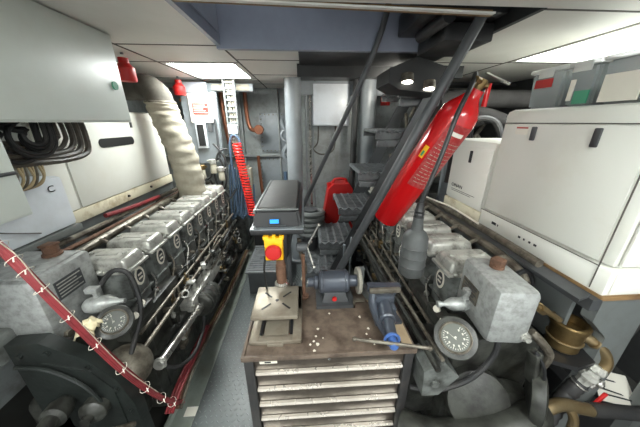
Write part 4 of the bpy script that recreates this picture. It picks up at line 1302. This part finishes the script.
def wrap(name, a0, a1, t0, t1, mt_, rr=.0965):
    mb = MB()
    n = 10
    vs = []
    for i in range(n + 1):
        a = a0 + (a1 - a0) * i / n
        d = fx * math.cos(a) + gy * math.sin(a)
        vs += [P0 + ax * t0 + d * rr, P0 + ax * t1 + d * rr]
    mb.add(vs, [(2 * i, 2 * i + 2, 2 * i + 3, 2 * i + 1) for i in range(n)])
    return mb.build(name, mt_, t)


M_exlab = mat('extinguisher_label', (156, 30, 34), .4, dirt=(176, 90, 84), amt=.5, scale=60, lo=.5, hi=.55)
lb_ = wrap('label', -.25, 1.2, .34, .72, M_exlab)
rd = random.Random(2)
mb = MB()
for i in range(13):
    t0 = .37 + i * .021
    a = -.15 + rd.uniform(0, .1)
    while a < 1.0:
        a2 = a + rd.uniform(.06, .25)
        n = 4
        vs = []
        for q_ in range(n + 1):
            aa = a + (a2 - a) * q_ / n
            d = fx * math.cos(aa) + gy * math.sin(aa)
            vs += [P0 + ax * t0 + d * .0972, P0 + ax * (t0 + .004) + d * .0972]
        mb.add(vs, [(2 * j, 2 * j + 2, 2 * j + 3, 2 * j + 1) for j in range(n)])
        a = a2 + rd.uniform(.03, .08)
mb.build('small_print', M_lag, t)
wrap('yellow_mark', -.65, -.38, .50, .57, M_yellow)
wrap('green_mark', -.58, -.46, .51, .54, M_green, .0972)
wrap('white_band', .1, .8, .665, .685, M_paper, .0972)
MB().box(P0 + ax * (ln * .8) - fx * .11, (.05, .05, .04), .004).build('mounting_bracket', M_greyd, t)
# horn and hose, hanging beside
t = thing('discharge_horn', 'dark ribbed discharge horn hanging by its hose beside the extinguisher', 'extinguisher horn', (.60, 1.1, .93))
c0 = V((.555, 1.10, .955))
MB().lathe(c0, (0, 0, 1), [(0.000, 0.055), (0.007, 0.064), (0.014, 0.066), (0.059, 0.066), (0.063, 0.069), (0.068, 0.066), (0.112, 0.065), (0.116, 0.068), (0.122, 0.065), (0.165, 0.064), (0.169, 0.067), (0.175, 0.064), (0.218, 0.062), (0.242, 0.051), (0.260, 0.031), (0.307, 0.024), (0.325, 0.026)], 30).build('horn', mat('grey_black_horn', (78, 80, 80), .5, dirt=(56, 56, 54), amt=.5, scale=20), t)
MB().lathe(c0 + V((0, 0, .32)), (0, 0, 1), [(0, .024), (.02, .022), (.022, .025), (.03, .022), (.04, .025), (.05, .020), (.08, .016)], 16).build('grip', M_blackp, t)
MB().tube([c0 + V((0, 0, .39)), c0 + V((.02, 0, .47)), (.63, 1.12, 1.58), (.68, 1.14, 1.75), (.74, 1.17, 1.87), (.80, 1.25, 1.93), (.84, 1.30, 1.91)], .011, 10).build('hose', M_blackp, t)

# ================================================================== TOOL CHEST
t = thing('tool_chest', 'dark steel tool chest with wide drawers and an oily work top', 'tool chest', (.085, .92, 0))
CX0, CX1, CY0, CY1 = -.26, .43, .715, 1.135
mb = MB()
mb.b2(CX0 + .005, CX1 - .005, CY0 + .03, CY1, .14, .842)
mb.build('carcass', M_chest, t)
for x in (CX0, CX1 - .038):
    MB().b2(x, x + .038, CY0, CY0 + .04, .14, .842, .004).build('corner_post', M_chest, t)
mb = MB().b2(CX0 - .006, CX1 + .006, CY0 - .008, CY1 + .005, .842, .860, .004)
mb.b2(CX0 - .006, CX1 + .006, CY0 - .008, CY0 + .004, .858, .866, .002)
mb.b2(CX0 - .006, CX0 + .006, CY0, CY1, .858, .866, .002)
mb.build('work_top', M_bench, t)
fp = MB().b2(CX0 + .038, CX1 - .038, CY0 + .012, CY0 + .03, .775, .842, .002).build('fascia', M_drawer, t)
MB().cyl((.08, CY0 + .012, .818), (.08, CY0 + .008, .818), .006, seg=12).build('lock', M_steel, fp)
lg = MB().b2(-.20, -.13, CY0 + .0105, CY0 + .012, .808, .824).b2(-.18, -.155, CY0 + .0098, CY0 + .0108, .812, .819, mi=1)
lg.build('maker_badge', [M_tie, M_ink], fp)
zt = .772
for i in range(6):
    z1, z0 = zt - i * .0945, zt - i * .0945 - .089
    d = MB().b2(CX0 + .042, CX1 - .042, CY0 + .012, CY0 + .03, z0, z1 - .002, .002).build('drawer', M_drawer, t)
    MB().prism([(CX0 + .042, CY0 + .012, z1), (CX0 + .042, CY0 + .002, z1 - .002), (CX0 + .042, CY0 - .003, z1 - .010), (CX0 + .042, CY0 + .002, z1 - .020), (CX0 + .042, CY0 + .012, z1 - .022)], (CX1 - CX0 - .084, 0, 0)).build('drawer_lip', M_lip, d)
for x in (CX0 + .08, CX1 - .08):
    for y in (CY0 + .08, CY1 - .08):
        MB().cyl((x - .015, y, .06), (x + .015, y, .06), .06, seg=20, bev=.006).b2(x - .03, x + .03, y - .03, y + .03, .115, .142).build('castor', M_blackp, t)
mb = MB()
rd = random.Random(9)
for (x, y) in ((.02, .775), (.035, .76), (.03, .80), (.005, .76), (.06, .79), (.25, .80), (.26, .77), (.27, .745), (.265, .83), (.04, .84), (.02, .73), (.24, .90), (.10, .93)):
    r = rd.uniform(.003, .008)
    pts = [(x + r * rd.uniform(.6, 1.3) * math.cos(a), y + r * rd.uniform(.6, 1.3) * math.sin(a), .8605) for a in [2 * PI * q_ / 9 for q_ in range(9)]]
    mb.prism(pts, (0, 0, .0008))
o = mb.build('metal_chips', M_tie)
tag(o, 'scattered pale chips and paint flecks on the work top', 'chips')
o['kind'] = 'stuff'
mb = MB().prism([(.385, .74, .861), (.425, .735, .861), (.425, .95, .861), (.395, .96, .861), (.375, .86, .861)], (0, 0, .004))
tag(mb.build('tan_board', M_wood), 'tan board scrap lying under the vice at the right edge of the work top', 'board')
mb = MB().prism([(.30, 1.0, .861), (.41, 1.0, .861), (.42, 1.12, .861), (.31, 1.12, .861)], (0, 0, .004))
tag(mb.build('tan_board', M_wood), 'tan board scrap behind the vice near the grinder', 'board')

# ================================================================== DRILL PRESS
t = thing('drill_press', 'bench drill press with black belt cover and slotted worn table', 'drill press', (-.13, .95, .861))
# base with two dark slots
mb = MB()
B0, B1 = -.245, -.03
mb.b2(B0, B0 + .04, .765, 1.12, .861, .885, .006)
mb.b2(B1 - .04, B1, .765, 1.12, .861, .885, .006)
mb.b2(B0, B1, .765, .80, .861, .883, .006)
mb.b2(B0, B1, .94, 1.12, .861, .885, .006)
mb.b2(B0 + .055, B1 - .055, .79, .95, .861, .880, .004)
mb.b2(B0 + .03, B1 - .03, .79, .95, .861, .866)
mb.b2(B0 + .075, B1 - .075, .755, .775, .861, .877, .004)
for x_ in (-.207, -.080):
    mb.b2(x_, x_ + .012, .80, .93, .872, .8862, 0, 1)
mb.build('base', [M_cast, M_blackp], t)
# table
TZ = .955
mb = MB().b2(-.245, -.045, .825, 1.03, TZ - .022, TZ, .006)
tb = mb.build('table', M_cast, t)
mb = MB()
for k_ in range(4):
    a = PI / 4 + k_ * PI / 2
    c_ = V((-.142 + .062 * math.cos(a), .925 + .055 * math.sin(a), TZ + .0004))
    mb.box(c_, (.05, .008, .0012), .0, (0, 0, a * (1 if k_ % 2 == 0 else 1)))
mb.cyl((-.142, .925, TZ), (-.142, .925, TZ + .001), .008, seg=14)
mb.build('slots', M_blackp, tb)
mb = MB().cyl((-.13, 1.06, .88), (-.13, 1.06, TZ - .01), .03, seg=20).b2(-.17, -.09, 1.0, 1.09, .90, TZ - .01, .01)
mb.build('table_bracket', M_dsteel, t)
# column
MB().cyl((-.10, 1.09, .88), (-.10, 1.09, 1.30), .019, seg=20).cyl((-.10, 1.09, .885), (-.10, 1.09, .92), .035, seg=20, bev=.004).build('column', M_greyd, t)
# head
mb = MB()
mb.b2(-.155, -.085, 1.0, 1.42, 1.12, 1.285, .02)
mb.b2(-.17, -.06, 1.30, 1.58, 1.16, 1.285, .03)
mb.build('head', M_blackp, t)
cv = MB()
b = bmesh.new()
bmesh.ops.create_cube(b, size=1)
for vv in b.verts:
    k_ = 1.0 if vv.co.z < 0 else .86
    kk = 1.0 if vv.co.z < 0 else .93
    vv.co = V((vv.co.x * .215 * k_, vv.co.y * .62 * kk, vv.co.z * .082))
bmesh.ops.bevel(b, geom=b.edges[:], offset=.012, segments=2, affect='EDGES')
cv.bm(b, 0, Matrix.Translation((-.128, 1.29, 1.328)))
cv.b2(-.212, -.044, 1.02, 1.56, 1.366, 1.374, .004, 1)
bc = cv.build('belt_cover', [M_blackp, mat('scuffed_black_panel', (62, 61, 60), .6, dirt=(92, 90, 86), amt=.5, scale=20)], t)
MB().b2(-.244, -.012, .970, 1.608, 1.262, 1.287, .006).build('cover_rim', M_blackp, bc)
MB().b2(-.243, -.013, .969, 1.607, 1.287, 1.291).build('rim_edge', M_grey, bc)
MB().b2(-.222, -.034, 1.0, 1.012, 1.366, 1.371).b2(-.228, -.218, 1.0, 1.58, 1.352, 1.368).build('pale_edge', M_steelwork, bc)  # paler strips along the front and left top edges
MB().b2(-.155, -.118, .971, .976, 1.317, 1.334).build('blue_sticker', M_glowblue, bc)
MB().b2(-.16, -.09, .9705, .974, 1.305, 1.309).build('badge_line', M_greyd, bc)
# switch
sw = MB().b2(-.185, -.105, .955, .987, 1.145, 1.255, .006).b2(-.19, -.165, .958, .985, 1.245, 1.262, .003).b2(-.15, -.135, .958, .985, 1.245, 1.266, .003).b2(-.12, -.10, .958, .985, 1.245, 1.262, .003).build('switch_box', M_yellow, t)
MB().lathe((-.145, .955, 1.195), (0, -1, 0), [(0, .022), (.008, .022), (.008, .034), (.020, .036), (.028, .030), (.030, .01)], 28).build('stop_button', M_redm, sw)
# quill and chuck
MB().cyl((-.125, 1.0, 1.0), (-.125, 1.0, 1.10), .024, seg=18, bev=.003).cyl((-.125, 1.0, 1.09), (-.125, 1.0, 1.13), .020, seg=18).build('chuck', M_rust, t)
MB().lathe((-.125, 1.0, .985), (0, 0, 1), [(0, .020), (.006, .034), (.012, .034), (.02, .025)], 20).build('collar', M_steel, t)
# feed handle
MB().cyl((-.05, 1.03, 1.17), (.0, 1.03, 1.17), .022, seg=18, bev=.003).build('hub', M_greyd, t)
for (a, b_) in (((-.0, 1.03, 1.17), (.055, 1.03, 1.28)), ((-.0, 1.03, 1.17), (.03, .98, 1.09)), ((0, 1.03, 1.17), (.02, 1.14, 1.14))):
    MB().cyl(a, b_, .0045, seg=8).sphere(b_, .009, u=8, vv=6).build('spoke', M_steel, t)
MB().tube([(-.19, .99, 1.15), (-.20, .985, 1.08), (-.20, 1.0, .98), (-.205, 1.06, .89)], .005, 6).build('power_cord', M_blackp, t)
MB().tube([(-.04, 1.1, 1.18), (-.03, 1.1, 1.08), (-.01, 1.1, 1.0), (-.03, 1.08, .95)], .010, 8).build('depth_rod', M_dsteel, t)
# chrome rod/spring left dark post
mb = MB().cyl((-.02, 1.05, .866), (-.02, 1.05, 1.12), .009, seg=10).cyl((-.02, 1.05, .866), (-.02, 1.05, .88), .024, seg=14)
tag(mb.build('upright_rod', M_rust), 'rusty upright rod standing between the drill and the grinder', 'rod')

# ================================================================== GRINDER
t = thing('bench_grinder', 'blue black bench grinder with a pale wheel at the back of the work top', 'bench grinder', (.14, 1.04, .861))
GZ = .965
MB().cyl((.055, 1.04, GZ), (.205, 1.04, GZ), .056, seg=32, bev=.008).torus((.075, 1.04, GZ), (1, 0, 0), .0565, .003).torus((.185, 1.04, GZ), (1, 0, 0), .0565, .003).build('motor', M_grind, t)
MB().prism([(.04, .96, .861), (.23, .96, .861), (.23, 1.12, .861), (.04, 1.12, .861)], (0, 0, .018)).prism([(.07, .985, .879), (.20, .985, .879), (.185, 1.00, .925), (.085, 1.00, .925)], (0, .09, 0)).build('pedestal', M_greyd, t)
MB().cyl((.205, 1.04, GZ), (.25, 1.04, GZ), .030, seg=20).build('shaft_housing', M_grind, t)
MB().cyl((.03, 1.04, GZ), (.055, 1.04, GZ), .034, seg=20, bev=.004).cyl((.0, 1.04, GZ), (.03, 1.04, GZ), .024, seg=16).build('shaft_housing', M_grind, t)
MB().cyl((.248, 1.04, GZ), (.266, 1.04, GZ), .068, seg=36, bev=.003).build('grinding_wheel', M_stone, t)
MB().cyl((.264, 1.04, GZ), (.275, 1.04, GZ), .02, seg=12).cyl((-.005, 1.04, GZ), (.0, 1.04, GZ), .01, seg=8).build('nut', M_steel, t)
MB().b2(.22, .275, .955, .975, .90, .905).b2(.22, .23, .96, .975, .861, .90).build('tool_rest', M_dsteel, t)
MB().cyl((.13, .985, .902), (.13, .978, .902), .012, seg=14).build('switch', M_redm, t)

# ================================================================== BENCH VICE
t = thing('bench_vice', 'blue grey bench vice at the right corner of the work top', 'vice', (.34, .9, .861))
mb = MB()
mb.prism([(.30, .96, .861), (.41, .96, .861), (.42, .84, .861), (.30, .84, .861)], (0, 0, .018))
mb.b2(.325, .395, .85, .95, .879, .945, .01)
mb.build('base', M_vise, t)
mb = MB().prism([(.283, .95, .995), (.285, .98, .995), (.44, .97, .995), (.438, .94, .995)], (0, 0, -.03)).prism([(.29, .945, .965), (.42, .935, .965), (.40, .935, .90), (.32, .945, .90)], (0, .03, 0))
mb.build('rear_jaw', M_vise, t)
MB().b2(.288, .432, .925, .94, .968, .994, .002).build('jaw_plate', M_dsteel, t)
mb = MB()
mb.tube([(.305, .93, .965), (.30, .90, .93), (.31, .84, .90), (.325, .78, .89), (.335, .72, .90)], .020, 10)
mb.cyl((.355, .93, .925), (.338, .80, .925), .036, seg=22, bev=.006)
mb.cyl((.338, .80, .925), (.325, .715, .925), .024, seg=22, bev=.004)
mb.b2(.31, .40, .895, .925, .90, .975, .01)
mb.build('front_jaw', M_vise, t)
MB().cyl((.325, .715, .925), (.320, .668, .925), .017, seg=22, bev=.005).torus((.324, .708, .925), (-.1, -1, 0), .027, .006).build('screw_boss', M_vblue, t)
a, b_ = V((.175, .705, .94)), V((.448, .652, .935))
MB().cyl(a, b_, .0065, seg=10).sphere(a, .010, u=10, vv=8).sphere(b_, .010, u=10, vv=8).build('handle_bar', M_dsteel, t)
mb = MB().prism([(.278, 1.10, .861), (.30, 1.10, .861), (.335, .985, .861), (.31, .985, .861)], (0, 0, .05)).b2(.275, .30, 1.09, 1.11, .861, 1.0)
tag(mb.build('steel_bracket', M_steelwork), 'grey steel bracket between the grinder wheel and the vice', 'bracket')
